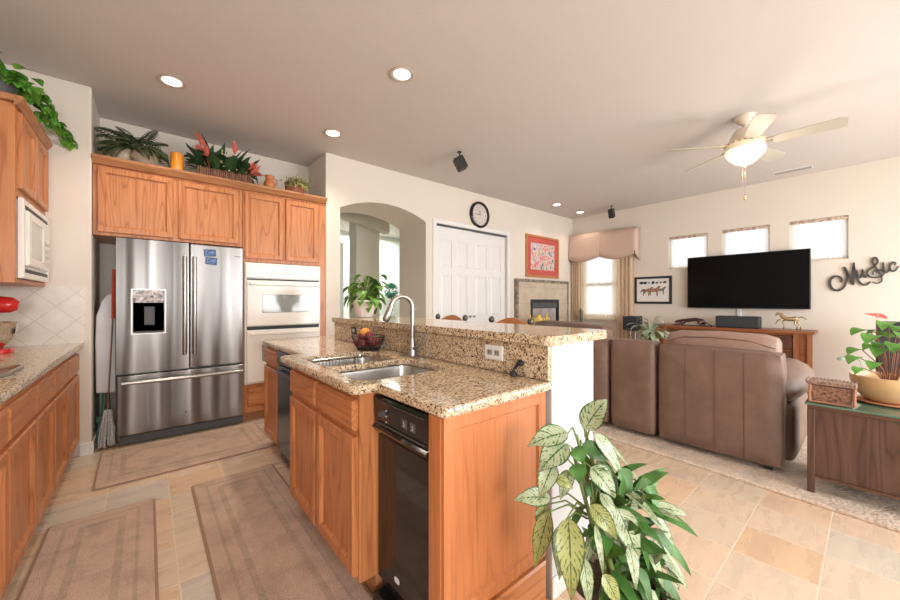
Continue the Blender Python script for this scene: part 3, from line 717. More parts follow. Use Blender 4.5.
# keep clear of the side wall and the crown
for v in bm.verts:
    if v.co.x < -.34: v.co.x = -.34+(v.co.x+.34)*.03
    if v.co.z < ZT+.004 and v.co.y > 4.10: v.co.z = ZT+.004
    if v.co.z < 2.40: v.co.z = 2.40
    if v.co.y > 4.75: v.co.y = 4.75
    if v.co.x > .14: v.co.x = .14+(v.co.x-.14)*.15; v.co.y = v.co.y
obj('foliage', bm, 'fernleaf', t)
t = thing('pillar_candle', 'tall orange pillar candle above the fridge cabinet', 'candle', (.205, 4.2, ZT))
bm = new(); lathe(bm, [(.047, 0), (.05, .005), (.05, .165), (.046, .172), (.035, .166), (.001, .160)], (.205, 4.2, ZT)); obj('wax', bm, 'orange', t, 60)
bm = new(); tube(bm, [(.205, 4.2, ZT+.158), (.205, 4.2, ZT+.178)], .002, 5); obj('wick', bm, 'blackmatte', t)
t = thing('floral_arrangement', 'tropical arrangement of dark leaves and coral flowers in a wooden trough', 'flower arrangement', (.59, 4.28, ZT))
bm = new()
for i in range(26):
    x = .37+.45*i/25; box(bm, x-.0085, x+.0085, 4.205-.008*math.sin(i*2.1), 4.225, ZT, ZT+.105+.006*math.sin(i*1.7), .003)
box(bm, .37, .82, 4.222, 4.36, ZT, ZT+.09); obj('trough', bm, plain('trough_wood', (.22, .10, .055), .6, vary=.4, nscale=25), t)
bm = new(); uv = bm.loops.layers.uv.verify()
for i in range(150):
    x = random.uniform(.38, .82); d = Vector((random.uniform(-1, 1)+(x-.6)*2.2, random.uniform(-.9, .5), random.uniform(.25, 1.2)))
    leaf(bm, (x, random.uniform(4.25, 4.33), ZT+random.uniform(.08, .2)), d, random.uniform(.12, .23), random.uniform(.04, .08), random.uniform(.2, 1.1), .2, 4, uv=uv)
for b, d, l, w in (((.50, 4.26, ZT+.12), (-.25, 0, 1), .25, .09), ((.56, 4.25, ZT+.12), (.1, -.1, 1), .2, .08), ((.66, 4.25, ZT+.1), (.45, -.1, 1), .25, .1), ((.72, 4.25, ZT+.1), (.8, -.2, .9), .24, .1), ((.44, 4.25, ZT+.1), (-.6, -.2, .8), .2, .07), ((.78, 4.25, ZT+.1), (1, -.2, .35), .2, .09), ((.62, 4.23, ZT+.1), (.1, -.6, .5), .17, .09), ((.52, 4.23, ZT+.1), (-.2, -.6, .4), .17, .08)):
    leaf(bm, b, d, l*1.4, w*1.2, .25, .2, 6, uv=uv)
for i in range(16):  # grassy sprays to the left
    leaf(bm, (.40, 4.24, ZT+.08), (-1, random.uniform(-.5, .1), random.uniform(0, .5)), random.uniform(.12, .22), .012, .5, 0, 4, uv=uv)
for v in bm.verts:
    if v.co.z < ZT+.003: v.co.z = ZT+.003
    if v.co.y > 4.7: v.co.y = 4.7
    if v.co.x < .27: v.co.x = .27+(v.co.x-.27)*.1
    if v.co.x > .90: v.co.x = .90+(v.co.x-.90)*.1
obj('foliage', bm, 'leafdark', t)
for b, d in (((.40, 4.24, ZT+.22), (-.5, -.1, 1)), ((.42, 4.23, ZT+.30), (-.45, -.1, 1)), ((.44, 4.23, ZT+.2), (-.3, -.4, .8)), ((.68, 4.23, ZT+.30), (.2, -.1, 1)), ((.82, 4.22, ZT+.13), (.7, -.3, .6)), ((.80, 4.22, ZT+.16), (.8, -.4, .9)), ((.83, 4.23, ZT+.12), (.5, -.3, .3))):
    bm = new()
    for k in range(7):
        dd = Vector(d)+Vector((random.uniform(-.4, .4), random.uniform(-.4, .4), random.uniform(-.3, .3))); leaf(bm, b, dd, random.uniform(.08, .15), .042, .1, .4, 4)
    tube(bm, [(b[0]*.7+.18, 4.26, ZT+.08), b], .003, 5); obj('red_bloom', bm, 'pinkflower', t, label='coral red bract')
bm = new()
for i in range(60):
    ball(bm, (.575+random.gauss(0, .035), 4.22+random.gauss(0, .015), ZT+.22+random.gauss(0, .03)), random.uniform(.006, .011), u=6, v=4)
obj('cream_blooms', bm, 'creamflower', t, label='cream berry-like blooms')
t = thing('clay_jug', 'small orange clay jug with a flared lip above the oven cabinet', 'jug', (1.0, 4.2, ZT))
bm = new(); lathe(bm, [(.038, 0), (.055, .03), (.058, .06), (.042, .095), (.034, .115), (.05, .14), (.046, .142), (.03, .118), (.03, .10)], (1.0, 4.2, ZT)); obj('body', bm, plain('orange_clay', (.55, .20, .06), .4, vary=.1), t, 60)
bm = new(); tube(bm, [(1.035, 4.2, ZT+.125), (1.07, 4.2, ZT+.115), (1.075, 4.2, ZT+.08), (1.05, 4.2, ZT+.05)], .006, 6); obj('handle', bm, plain('orange_clay_handle', (.5, .18, .055), .4), t, 60)
t = thing('potted_plant', 'small olive leafed plant in a low red-brown basket above the oven cabinet', 'plant', (1.3, 4.2, ZT))
bm = new(); lathe(bm, [(.06, 0), (.075, .03), (.08, .115), (.07, .115), (.065, .08)], (1.27, 4.22, ZT), 20, 1.4, 1); obj('basket', bm, plain('red_basket', (.28, .09, .05), .7, vary=.3, nscale=60), t, 60)
bm = new(); uv = bm.loops.layers.uv.verify()
for i in range(230):
    leaf(bm, (1.28+random.gauss(0, .06), 4.19+random.gauss(0, .035), ZT+.10+random.uniform(0, .04)), rdir(-10, 80)+Vector((.1, -.5, 0)), random.uniform(.06, .12), .016, random.uniform(.5, 2.4), .1, 3, uv=uv)
for v in bm.verts: v.co.z = max(v.co.z, ZT+.003); v.co.x = min(v.co.x, 1.56)
obj('foliage', bm, 'olive', t)

# trailing pothos on the left cabinet
t = thing('trailing_plant', 'green heart-leafed vine trailing over the left wall cabinet', 'plant', (-.75, 3.45, 2.47))
pot(t, [(.07, 0), (.09, .02), (.105, .13), (.10, .14), (.09, .12)], 'darkgrey', (-.72, 3.45, 2.469))
bm = new(); vine = []
def heart(bm, p, d, s, uv, droop=.5): leaf(bm, p, d, s, s*.85, droop, .18, 6, shape=.62, uv=uv)
for path in ([(-.72, 3.45, 2.58), (-.66, 3.6, 2.66), (-.58, 3.8, 2.60), (-.54, 3.93, 2.58), (-.50, 4.04, 2.53), (-.47, 4.07, 2.47)],
             [(-.72, 3.45, 2.58), (-.62, 3.55, 2.62), (-.58, 3.72, 2.60), (-.54, 3.85, 2.54), (-.52, 3.95, 2.50)],
             [(-.72, 3.45, 2.58), (-.66, 3.50, 2.68), (-.58, 3.62, 2.66), (-.52, 3.75, 2.60)],
             [(-.72, 3.45, 2.58), (-.74, 3.3, 2.65), (-.66, 3.2, 2.60)],
             [(-.72, 3.45, 2.58), (-.62, 3.40, 2.60), (-.56, 3.42, 2.55)]):
    P = [Vector(p) for p in path]; pts = []
    for i in range(len(P)-1):
        for k in range(6): pts.append(P[i].lerp(P[i+1], k/6))
    pts.append(P[-1]); vine.append(pts)
for pts in vine: tube(bm, pts, .003, 5)
obj('stems', bm, 'stem', t)
bm = new(); uv = bm.loops.layers.uv.verify()
for pts in vine:
    for p in pts[3:]:
        for k in range(2): heart(bm, p, Vector((random.uniform(-.3, 1), random.uniform(-.8, .8), random.uniform(-.5, .8))), random.uniform(.055, .09), uv, random.uniform(.5, 1.6))
for i in range(36): heart(bm, (-.70+random.gauss(0, .05), 3.42+random.gauss(0, .12), 2.56+random.uniform(0, .1)), rdir(10, 70), random.uniform(.06, .10), uv, 1.0)
for v in bm.verts:
    if v.co.x < UX+.06: v.co.z = max(v.co.z, 2.472)
    v.co.y = min(v.co.y, 4.105); v.co.x = max(v.co.x, -1.02)
obj('foliage', bm, 'pothos', t, 60)

# ------------------------------------------------------------------ left counter things
t = thing('stand_mixer', 'red stand mixer with a steel bowl on the left counter, cut by the frame', 'mixer', (-.78, 3.62, .914))
cx, cy, z = -.80, 3.62, .914
bm = new(); prism(bm, rounded(cx-.12, cx+.13, cy-.09, cy+.09, .06), 'z', z, z+.03); base = obj('base', bm, 'red', t, bevel=.006)
bm = new(); box(bm, cx-.13, cx-.05, cy-.05, cy+.05, z+.02, z+.27, .02, 3); obj('column', bm, 'red', t, 60)
bm = new(); tube(bm, [(cx-.16, cy, z+.30), (cx-.13, cy, z+.31), (cx+.02, cy, z+.315), (cx+.12, cy, z+.31), (cx+.15, cy, z+.305)], [.03, .055, .06, .05, .03], 16); obj('head', bm, 'red', t, 60)
bm = new(); lathe(bm, [(.045, .0), (.05, .012), (.085, .05), (.105, .10), (.11, .165), (.115, .168), (.107, .165), (.1, .1), (.05, .02)], (cx+.04, cy, z+.032), 32); obj('bowl', bm, 'chrome', t, 60, label='polished steel bowl')
bm = new(); tube(bm, [(cx+.04, cy, z+.26), (cx+.04, cy, z+.14)], .012); lathe(bm, [(.02, 0), (.03, .02), (.02, .05)], (cx+.04, cy, z+.10), 12); obj('beater', bm, 'chrome', t)
t = thing('prep_sink', 'steel pan with a rolled rim on the left counter, cut by the frame', 'pan', (-.62, 2.62, .914))
bm = new()
pl = rounded(-.80, -.475, 2.45, 2.80, .06)
def ringpts(s, zz): return [bm.verts.new((-.6375+(x+.6375)*s, 2.625+(y-2.625)*s, zz)) for x, y in pl]
rg = [ringpts(1.0, .9155), ringpts(1.0, .928), ringpts(.95, .930), ringpts(.88, .918), ringpts(.3, .917)]
for i in range(len(rg)-1):
    for k in range(len(pl)): bm.faces.new((rg[i][k], rg[i][(k+1) % len(pl)], rg[i+1][(k+1) % len(pl)], rg[i+1][k]))
bm.faces.new(rg[-1]); bm.faces.new(rg[0]); obj('basin', bm, 'steelplain', t, 40); t.name = 'steel_pan'

# ------------------------------------------------------------------ island
t = thing('sink_base_cabinet', 'oak sink cabinet of the island with two drawers over two doors', 'cabinet', (.93, 1.78, 0))
bm = new(); box(bm, .655, 1.268, 1.345, 2.225, .10, .66, .002); box(bm, .655, .675, 1.345, 2.225, .66, .874); box(bm, .655, 1.268, 1.345, 1.36, .66, .874); box(bm, .655, 1.268, 2.21, 2.225, .66, .874)
obj('carcass', bm, 'oak_z', t)
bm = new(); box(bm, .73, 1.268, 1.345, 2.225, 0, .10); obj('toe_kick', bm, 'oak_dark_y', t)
for a, b in ((1.36, 1.775), (1.80, 2.205)):
    door(t, '-x', .655, a, b, .125, .695); drawer(t, '-x', .655, a, b, .72, .848, 'oak_y')
# dishwasher
t = thing('dishwasher', 'dark steel dishwasher between the island sink cabinet and small end cabinet', 'dishwasher', (1.0, 2.6, 0))
bm = new(); box(bm, .79, 1.268, 2.232, 2.985, .03, .868, .003); obj('body', bm, 'darkgrey', t)
bm = new(); box(bm, .768, .79, 2.236, 2.98, .11, .76, .006, 2); d_ = obj('door', bm, 'dwfront', t)
bm = new(); box(bm, .762, .79, 2.236, 2.98, .77, .866, .006, 2); obj('control_panel', bm, 'dwfront', t)
bm = new(); tube(bm, [(.745, 2.3, .72), (.745, 2.92, .72)], .01); tube(bm, [(.745, 2.33, .72), (.77, 2.33, .72)], .007); tube(bm, [(.745, 2.89, .72), (.77, 2.89, .72)], .007); obj('handle', bm, 'dwfront', d_)
t = thing('end_cabinet', 'narrow oak island cabinet beside the dishwasher, nearest the oven', 'cabinet', (1.0, 3.2, 0))
bm = new(); box(bm, .785, 1.268, 2.99, 3.40, .10, .874, .002); obj('carcass', bm, 'oak_z', t)
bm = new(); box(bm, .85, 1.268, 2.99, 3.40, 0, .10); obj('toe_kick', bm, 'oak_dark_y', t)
door(t, '-x', .785, 3.005, 3.39, .125, .70, 'oak_z'); drawer(t, '-x', .785, 3.005, 3.39, .725, .85, 'oak_y')
# trash compactor
t = thing('trash_compactor', 'black gloss trash compactor in the near end of the island', 'trash compactor', (1.0, 1.13, 0))
CX = .735
bm = new(); box(bm, CX+.02, 1.2, .962, 1.332, .03, .868, .003); obj('body', bm, 'blackmatte', t)
bm = new(); box(bm, CX, CX+.02, .965, 1.335, .105, .70, .005, 2); dd = obj('door', bm, 'blackgloss', t)
bm = new(); prism(bm, [(CX-.028, .735), (CX-.022, .725), (CX, .70), (CX+.02, .70), (CX+.02, .862), (CX-.012, .862), (CX-.02, .853), (CX-.014, .745)], 'y', .963, 1.337); cp = obj('control_panel', bm, 'blackgloss', t)
bm = new(); box(bm, CX-.0215, CX-.016, .985, 1.315, .755, .759); box(bm, CX-.0225, CX-.016, .985, 1.315, .845, .848)
obj('trim_line', bm, 'darkgrey', cp)
bm = new(); lathe(bm, [(.016, 0), (.016, .006), (.009, .008), (.008, .02)], seg=16); bmesh.ops.rotate(bm, verts=bm.verts, cent=(0, 0, 0), matrix=Matrix.Rotation(R(-90), 3, 'Y')); bmesh.ops.translate(bm, vec=(CX-.018, 1.26, .80), verts=bm.verts); obj('knob', bm, 'darkgrey', cp, 60)
for yy in (1.11, 1.055):
    bm = new(); loops(bm, face_map('-x', CX-.017), yy-.017, yy+.017, .782, .816, [(0, 0), (.002, .002), (.004, .002)]); obj('button', bm, 'darkgrey', cp)
bm = new()
for yy in (1.11, 1.055):
    tube(bm, [(CX-.020, yy+.008, .790), (CX-.020, yy-.008, .790)], .0009, 4); tube(bm, [(CX-.020, yy-.006, .794), (CX-.020, yy+.002, .806)], .0009, 4)
for k in range(3): box(bm, CX-.020, CX-.0185, 1.235+.0*k, 1.239, .77+.022*k, .776+.022*k)
obj('symbols', bm, 'white', cp)
bm = new(); prism(bm, [(1.0+.0, 0)]*0 or rounded(1.170, 1.205, .158, .180, .010), 'x', CX-.0012, CX+.001)
obj('badge', bm, 'white', dd, label='small white oval badge')
bm = new(); box(bm, CX-.04, CX+.02, .985, 1.315, .03, .075, .012, 2); obj('foot_pedal', bm, 'blackgloss', t)
# end panel and corner stile
t = thing('island_end_panel', 'broad oak end panel of the island with a sunken field', 'cabinet panel', (.98, .91, 0))
bm = new(); box(bm, .735, 1.268, .895, .955, .0, .874); obj('core', bm, 'oak_z', t)
bm = new(); loops(bm, face_map('-y', .895), .72, 1.268, .19, .874, [(0, 0), (0, .013), (.045, .013), (.052, .003), (.07, .003)]); obj('field', bm, 'oak_soft', t)
bm = new(); loops(bm, face_map('-y', .895), .72, 1.268, .002, .17, [(0, 0), (0, .014), (.01, .02), (.03, .02)]); obj('base_rail', bm, 'oak_x', t)
bm = new(); box(bm, .715, .735, .895, .958, .0, .874, .002); obj('corner_stile', bm, 'oak_soft', t)
# pony wall, splash, bar top
bm = new(); box(bm, 1.292, 1.64, .868, 3.10, 0, 1.064, .006, 2); struct('wall_pony', bm, plain('pony_wall_paint', (0.60, 0.605, 0.61), 0.6, vary=0.01))
bm = new(); box(bm, 1.285, 1.645, .858, .868, 0, .09, .003); struct('baseboard_pony', bm, 'white')
bm = new(); box(bm, 1.27, 1.291, .872, 3.10, .916, 1.063, .001)
one('granite_backsplash', bm, 'granite', 'speckled granite splash strip under the raised bar of the island', 'backsplash', (1.28, 1.98, .916))
pl = [(1.27, .87), (1.27, .87)]
sx0, sx1, sy0, sy1 = .69, 1.165, 1.375, 2.195
outer = [(.70+.02, .855), (1.33, .855)]
outer = [(.722, .862), (1.30, .862), (1.30, .868), (1.2915, .8681), (1.2915, 3.102), (1.66, 3.102), (1.66, 3.43), (.775, 3.43), (.755, 3.41), (.745, 2.36), (.655, 2.34), (.61, 2.30), (.61, 1.335), (.64, 1.31), (.705, 1.305), (.705, .88)]
outer = [(.722, .862), (1.2915, .862), (1.2915, 3.102), (1.66, 3.102), (1.66, 3.43), (.775, 3.43), (.755, 3.41), (.745, 2.36), (.64, 2.355), (.61, 2.325), (.61, 1.335), (.64, 1.305), (.705, 1.30), (.705, .88)]
h1 = rounded(sx0, sx1, sy0, 1.775, .07); h2 = rounded(sx0, sx1-.03, 1.795, sy1, .07)
bm = slab(outer, .876, .914, holes=(h1, h2))
one('island_countertop', bm, 'granite', 'beige speckled granite countertop of the island holding the sink', 'countertop', (.98, 2.0, .876), bevel=.013, bseg=3)
pl = [(1.245, .905)]
bt = []
for cx_, cy_, r_, a0 in ((1.70, .90, .06, 270), ):
    bt = [(1.245+.03, .84), (cx_, cy_-r_)]+[(cx_+r_*math.cos(R(a0+90*i/6)), cy_+r_*math.sin(R(a0+90*i/6))) for i in range(1, 7)]
bt += [(1.76, 3.09), (1.72, 3.13), (1.285, 3.13), (1.245, 3.10), (1.245, .87)]
bm = slab(bt, 1.066, 1.106)
one('bar_countertop', bm, 'granite', 'long raised granite bar top on the white island wall', 'bar top', (1.5, 2.0, 1.066), bevel=.016, bseg=4)
# sink
t = thing('kitchen_sink', 'double bowl stainless sink set in the island counter', 'sink', (.92, 1.78, .72))
for nm, pl, dz in (('near_basin', h1, .70), ('far_basin', h2, .72)):
    bm = new(); cxs = sum(p[0] for p in pl)/len(pl); cys = sum(p[1] for p in pl)/len(pl)
    def rg_(s, zz): return [bm.verts.new((cxs+(x-cxs)*s, cys+(y-cys)*s, zz)) for x, y in pl]
    rg = [rg_(1.02, .8745), rg_(1.0, .8745), rg_(.985, .86), rg_(.96, dz+.03), rg_(.90, dz), rg_(.12, dz-.004)]
    for i in range(len(rg)-1):
        for k in range(len(pl)): bm.faces.new((rg[i][k], rg[i][(k+1) % len(pl)], rg[i+1][(k+1) % len(pl)], rg[i+1][k]))
    bm.faces.new(rg[-1]); b_ = obj('basin', bm, 'steelplain', t, 50)
    bm = new(); lathe(bm, [(.042, 0), (.04, .003), (.03, .001), (.005, 0)], (cxs, cys, dz-.003), 20); obj('drain', bm, 'chrome', b_, 60)
t = thing('dish_rack', 'white and steel wire dish rack in the far sink bowl', 'dish rack', (.88, 1.98, .73))
bm = new()
for zz in (.76, .895): tube(bm, [(x, y, zz) for x, y in rounded(.725, 1.08, 1.83, 2.16, .03, 3)], .003, 5, closed=True)
for i in range(18):
    y = 1.85+i*.0175; tube(bm, [(.725, y, .895), (.728, y, .76), (1.077, y, .76), (1.08, y, .895)], .0017, 4)
for i in range(16):
    x = .75+i*.021; tube(bm, [(x, 1.83, .895), (x, 1.832, .76)], .0017, 4); tube(bm, [(x, 2.16, .895), (x, 2.158, .76)], .0017, 4)
obj('wires', bm, 'silverwire', t)
t = thing('sponge_basket', 'small clear cup with a dark brush in the sink', 'sink caddy', (1.0, 1.86, .77))
bm = new(); box(bm, .965, 1.035, 1.845, 1.875, .77, .90, .004); obj('cup', bm, plain('blush_plastic', (.66, .52, .46), .3), t)
bm = new(); tube(bm, [(1.0, 1.86, .90), (1.01, 1.87, .925), (1.04, 1.90, .93)], .005); ball(bm, (1.045, 1.905, .93), .012); obj('brush', bm, 'brownstem', t)
# faucet
t = thing('kitchen_faucet', 'brushed nickel gooseneck faucet with a pull-down spray head', 'faucet', (1.20, 1.81, .914))
FX, FY = 1.222, 1.80
bm = new(); prism(bm, rounded(FX-.03, FX+.03, FY-.12, FY+.12, .029), 'z', .9145, .922); obj('base_plate', bm, 'nickel', t, bevel=.003)
bm = new(); lathe(bm, [(.027, 0), (.026, .02), (.021, .05), (.019, .09), (.0145, .11)], (FX, FY, .92)); obj('body', bm, 'nickel', t, 60)
bm = new(); pts = [(FX, FY, 1.0), (FX, FY, 1.10), (FX, FY, 1.20)]
cx_, cz_, rr_ = FX-.07, 1.21, .068
dx, dy = -.985, .17
for i in range(1, 13):
    a = R(180*i/12*.92); s = rr_*(1-math.cos(a)); pts.append((FX+dx*s, FY+dy*s, cz_+rr_*math.sin(a)))
tube(bm, pts, .0135, 14); obj('spout', bm, 'nickel', t, 60)
e = Vector(pts[-1]); dr_ = (e-Vector(pts[-2])).normalized()
bm = new(); tube(bm, [e-dr_*.004, e+dr_*.02, e+dr_*.05, e+dr_*.09, e+dr_*.10], [.0145, .016, .0195, .021, .016], 14); sh = obj('spray_head', bm, 'nickel', t, 60)
bm = new(); tube(bm, [e+dr_*.1005, e+dr_*.103], .015, 12); obj('nozzle', bm, 'blackmatte', sh)
bm = new(); tube(bm, [(FX, FY-.02, .965), (FX, FY-.045, .972)], .013, 12); tube(bm, [(FX, FY-.045, .972), (FX+.012, FY-.065, 1.0), (FX+.02, FY-.08, 1.05)], [.012, .008, .006], 10); obj('lever', bm, 'nickel', t, 60)
# outlets
def outlet(yc, zc, w, h, mat, lab, dark=False, rocker=False):
    t = thing('wall_outlet', lab, 'outlet', (1.27, yc, zc))
    bm = new(); loops(bm, face_map('-x', 1.27), yc-w/2, yc+w/2, zc-h/2, zc+h/2, [(0, 0), (0, .003), (.004, .006), (.01, .006)]); obj('cover_plate', bm, mat, t)
    bm = new()
    for s in ((-1, 1) if w > .09 else (0,)):
        y = yc+s*w*.2
        loops(bm, face_map('-x', 1.264), y-.016, y+.016, zc-.013, zc+.013, [(0, 0), (.001, .0015), (.003, .0015)])
    obj('socket', bm, plain('socket_grey', (.35, .33, .31), .4) if not dark else 'white', t)
    bm = new()
    for s in ((-1, 1) if w > .09 else (0,)):
        y = yc+s*w*.2
        for q in (-.005, .005): box(bm, 1.2615, 1.2635, y+q-.0012, y+q+.0012, zc-.004, zc+.007)
    obj('slots', bm, 'blackmatte', t)
outlet(1.175, 1.003, .115, .07, 'white', 'white double outlet plate on the granite splash near the bar end')
outlet(2.70, 1.013, .085, .055, 'blackmatte', 'small black outlet on the granite splash, left one of the black pair', dark=True)
outlet(2.54, 1.016, .085, .055, 'blackmatte', 'black outlet on the splash nearest the fruit basket, right of the black pair', dark=True)
t = thing('black_plug', 'small black stopper leaning by the granite splash at the near end', 'plug', (1.245, 1.01, .914))
bm = new(); lathe(bm, [(.006, 0), (.017, .004), (.018, .012), (.01, .02), (.006, .03)], (1.24, 1.03, .915), 14); obj('base', bm, 'blackmatte', t, 60)
bm = new(); tube(bm, [(1.24, 1.03, .945), (1.252, 1.02, .965), (1.258, 1.0, .985)], [.005, .008, .012], 8); ball(bm, (1.255, 1.0, .975), .013); obj('knob', bm, 'blackmatte', t, 60)
# fruit basket
t = thing('fruit_basket', 'black wire fruit basket on the island counter', 'basket', (1.165, 2.27, .914))
BX, BY, bz = 1.165, 2.26, .915
bm = new()
for s, zz in ((.66, .004), (.80, .035), (.92, .065), (1.0, .095)):
    tube(bm, [(BX+.10*s*math.cos(2*PI*k/28), BY+.15*s*math.sin(2*PI*k/28), bz+zz) for k in range(28)], .0028, 5, closed=True)
for k in range(26):
    a = 2*PI*k/26; tube(bm, [(BX+.10*s*math.cos(a), BY+.15*s*math.sin(a), bz+zz) for s, zz in ((.1, .004), (.66, .004), (.80, .035), (.92, .065), (1.0, .095))], .002, 4)
obj('wires', bm, 'blackmatte', t)
def fruit(kind, mat, c, r, lab, cat, grp):
    bm = new(); prof = []
    for i in range(13):
        a = PI*i/12; prof.append((max(.0005, r*math.sin(a)*(1+.04*math.cos(a))), -r*math.cos(a)*.93-(.06*r*math.exp(-((a-PI)/.3)**2))))
    lathe(bm, prof, c, 18); o = obj(kind, bm, mat, None, 60)
    for v in o.data.vertices: v.co -= Vector(c)
    o.location = c; return tag(o, lab, cat, grp)
fruit('orange', 'orangepeel', (1.15, 2.275, .915+.115), .038, 'single bright orange on top of the fruit basket', 'orange', None)
for i, (dx_, dy_, dz_) in enumerate(((-.045, .06, .045), (-.05, -.02, .045), (.0, -.075, .05), (.045, .03, .045), (.0, .02, .04), (-.035, .02, .095), (-.01, -.04, .10), (.02, .085, .075), (-.02, -.10, .07), (.045, -.04, .06))):
    fruit('plum', 'plum', (BX+dx_, BY+dy_, bz+dz_), .031, 'dark red plum heaped in the black wire fruit basket', 'plum', 'red plums in the fruit basket')

# bar plant
t = thing('potted_plant', 'leafy green plant in a white tapered pot on the far end of the bar', 'plant', (1.475, 2.92, 1.106))
PX, PY = 1.475, 2.93
pot(t, [(.068, 0), (.072, .005), (.105, .125), (.112, .13), (.114, .15), (.107, .15), (.1, .13)], 'whitepot', (PX, PY, 1.107), 32)
bm = new(); lathe(bm, [(.001, 0), (.099, 0), (.099, .004), (.001, .004)], (PX, PY, 1.107+.125), 20, cap=False); obj('soil', bm, 'soil', t)
bm = new(); bl = new(); uv = bl.loops.layers.uv.verify()
for i in range(24):
    a = random.uniform(0, 2*PI); h = random.uniform(.08, .24); o_ = random.uniform(.02, .10)
    top = Vector((PX+math.cos(a)*o_*1.2, PY+math.sin(a)*o_*1.2, 1.24+h))
    tube(bm, [(PX+random.gauss(0, .015), PY+random.gauss(0, .015), 1.22), (PX+math.cos(a)*o_*.5, PY+math.sin(a)*o_*.5, 1.24+h*.6), top], .004, 5)
    for k in range(3):
        d = Vector((math.cos(a+random.uniform(-1, 1)), math.sin(a+random.uniform(-1, 1)), random.uniform(.0, .7)))
        leaf(bl, top-Vector((0, 0, k*.05)), d, random.uniform(.11, .18), random.uniform(.05, .075), random.uniform(1.0, 2.4), .15, 6, uv=uv)
obj('stems', bm, 'stem', t); obj('foliage', bl, plain('dracaena_leaf', (.11, .26, .035), .4, vary=.45, nscale=10), t, 60)

# rugs
def rug(x0, x1, y0, y1, lab, rot=0):
    t = thing('kitchen_rug', lab, 'rug', ((x0+x1)/2, (y0+y1)/2, 0), rot)
    hx, hy = (x1-x0)/2, (y1-y0)/2
    bm = new(); prism(bm, rounded(-hx, hx, -hy, hy, .02, 3), 'z', .0015, .009); obj('binding', bm, 'rugedge', t, world=False)
    bm = new(); prism(bm, rounded(-hx+.012, hx-.012, -hy+.012, hy-.012, .02, 3), 'z', .002, .014); obj('pile', bm, 'rug', t, world=False, bevel=.003)
    bm = new()
    for a, b, w in ((.07, .085, 0), (.13, .16, 0)):
        for q in ((-hx+a, -hx+b, -hy+a, hy-a), (hx-b, hx-a, -hy+a, hy-a), (-hx+b, hx-b, -hy+a, -hy+b), (-hx+b, hx-b, hy-b, hy-a)):
            box(bm, q[0], q[1], q[2], q[3], .012, .0152)
    obj('border_band', bm, 'rugband', t, world=False)
rug(-.29, .84, 3.31, 4.08, 'tan rug lying in front of the refrigerator', R(1.0))
rug(.22, .725, .95, 2.95, 'tan runner rug along the island sink side')
rug(-.42, .035, .95, 2.92, 'tan runner rug along the left base cabinets')

# ------------------------------------------------------------------ bar stools behind the bar
def stool(y0, y1, lab):
    t = thing('bar_stool', lab, 'stool', (2.2, (y0+y1)/2, 0), group='bar stools behind the raised bar')
    yc = (y0+y1)/2
    bm = new(); prism(bm, rounded(1.98, 2.38, yc-.21, yc+.21, .05), 'z', .68, .72); obj('seat', bm, 'chairwood', t, bevel=.01)
    for x, y in ((2.0, yc-.18), (2.0, yc+.18)):
        bm = new(); tube(bm, [(x, y, 0), (x, y, .68)], .018, 10); obj('leg', bm, 'chairwood', t, 60)
    for y in (y0, y1):
        bm = new(); tube(bm, [(2.36, y, 0), (2.37, y, .7), (2.42, y, 1.04)], .015, 10); lg = obj('back_post', bm, 'pewter', t, 60)
        bm = new(); lathe(bm, [(.012, 0), (.02, .005), (.012, .014), (.026, .03), (.028, .05), (.02, .068), (.008, .076)], (2.42, y, 1.035), 16); obj('finial', bm, 'pewter', lg, 60)
    bm = new(); zt = []
    n = 16
    v = []
    for i in range(n+1):
        u = i/n; y = y0+.015+(y1-y0-.03)*u; top = 1.045+.058*math.sin(PI*u)**1.3; bot = .985-.01*math.sin(PI*u)
        v.append([bm.verts.new((2.405+.03*math.sin(PI*u)+s, y, z_)) for s, z_ in ((0, bot), (.018, bot), (.024, top), (.006, top))])
    for i in range(n):
        for k in range(4): bm.faces.new((v[i][k], v[i][(k+1) % 4], v[i+1][(k+1) % 4], v[i+1][k]))
    bm.faces.new(v[0]); bm.faces.new(v[-1]); obj('top_rail', bm, 'chairwood', t, 50)
    bm = new()
    for k in range(3): tube(bm, [(2.375, y0+(y1-y0)*(k+1)/4, .71), (2.42, y0+(y1-y0)*(k+1)/4, 1.0)], .008, 8)
    obj('spindles', bm, 'pewter', t)
    bm = new(); tube(bm, [(2.0, yc-.18, .25), (2.0, yc+.18, .25)], .012); tube(bm, [(2.0, yc-.18, .3), (2.36, y0, .3)], .01); tube(bm, [(2.0, yc+.18, .3), (2.36, y1, .3)], .01); obj('stretcher', bm, 'chairwood', t)
stool(2.63, 3.07, 'wooden bar stool with curved top rail and dark finials, farther one, nearer the faucet')
stool(1.83, 2.27, 'wooden bar stool with curved top rail and dark finials, closer to the bar end')

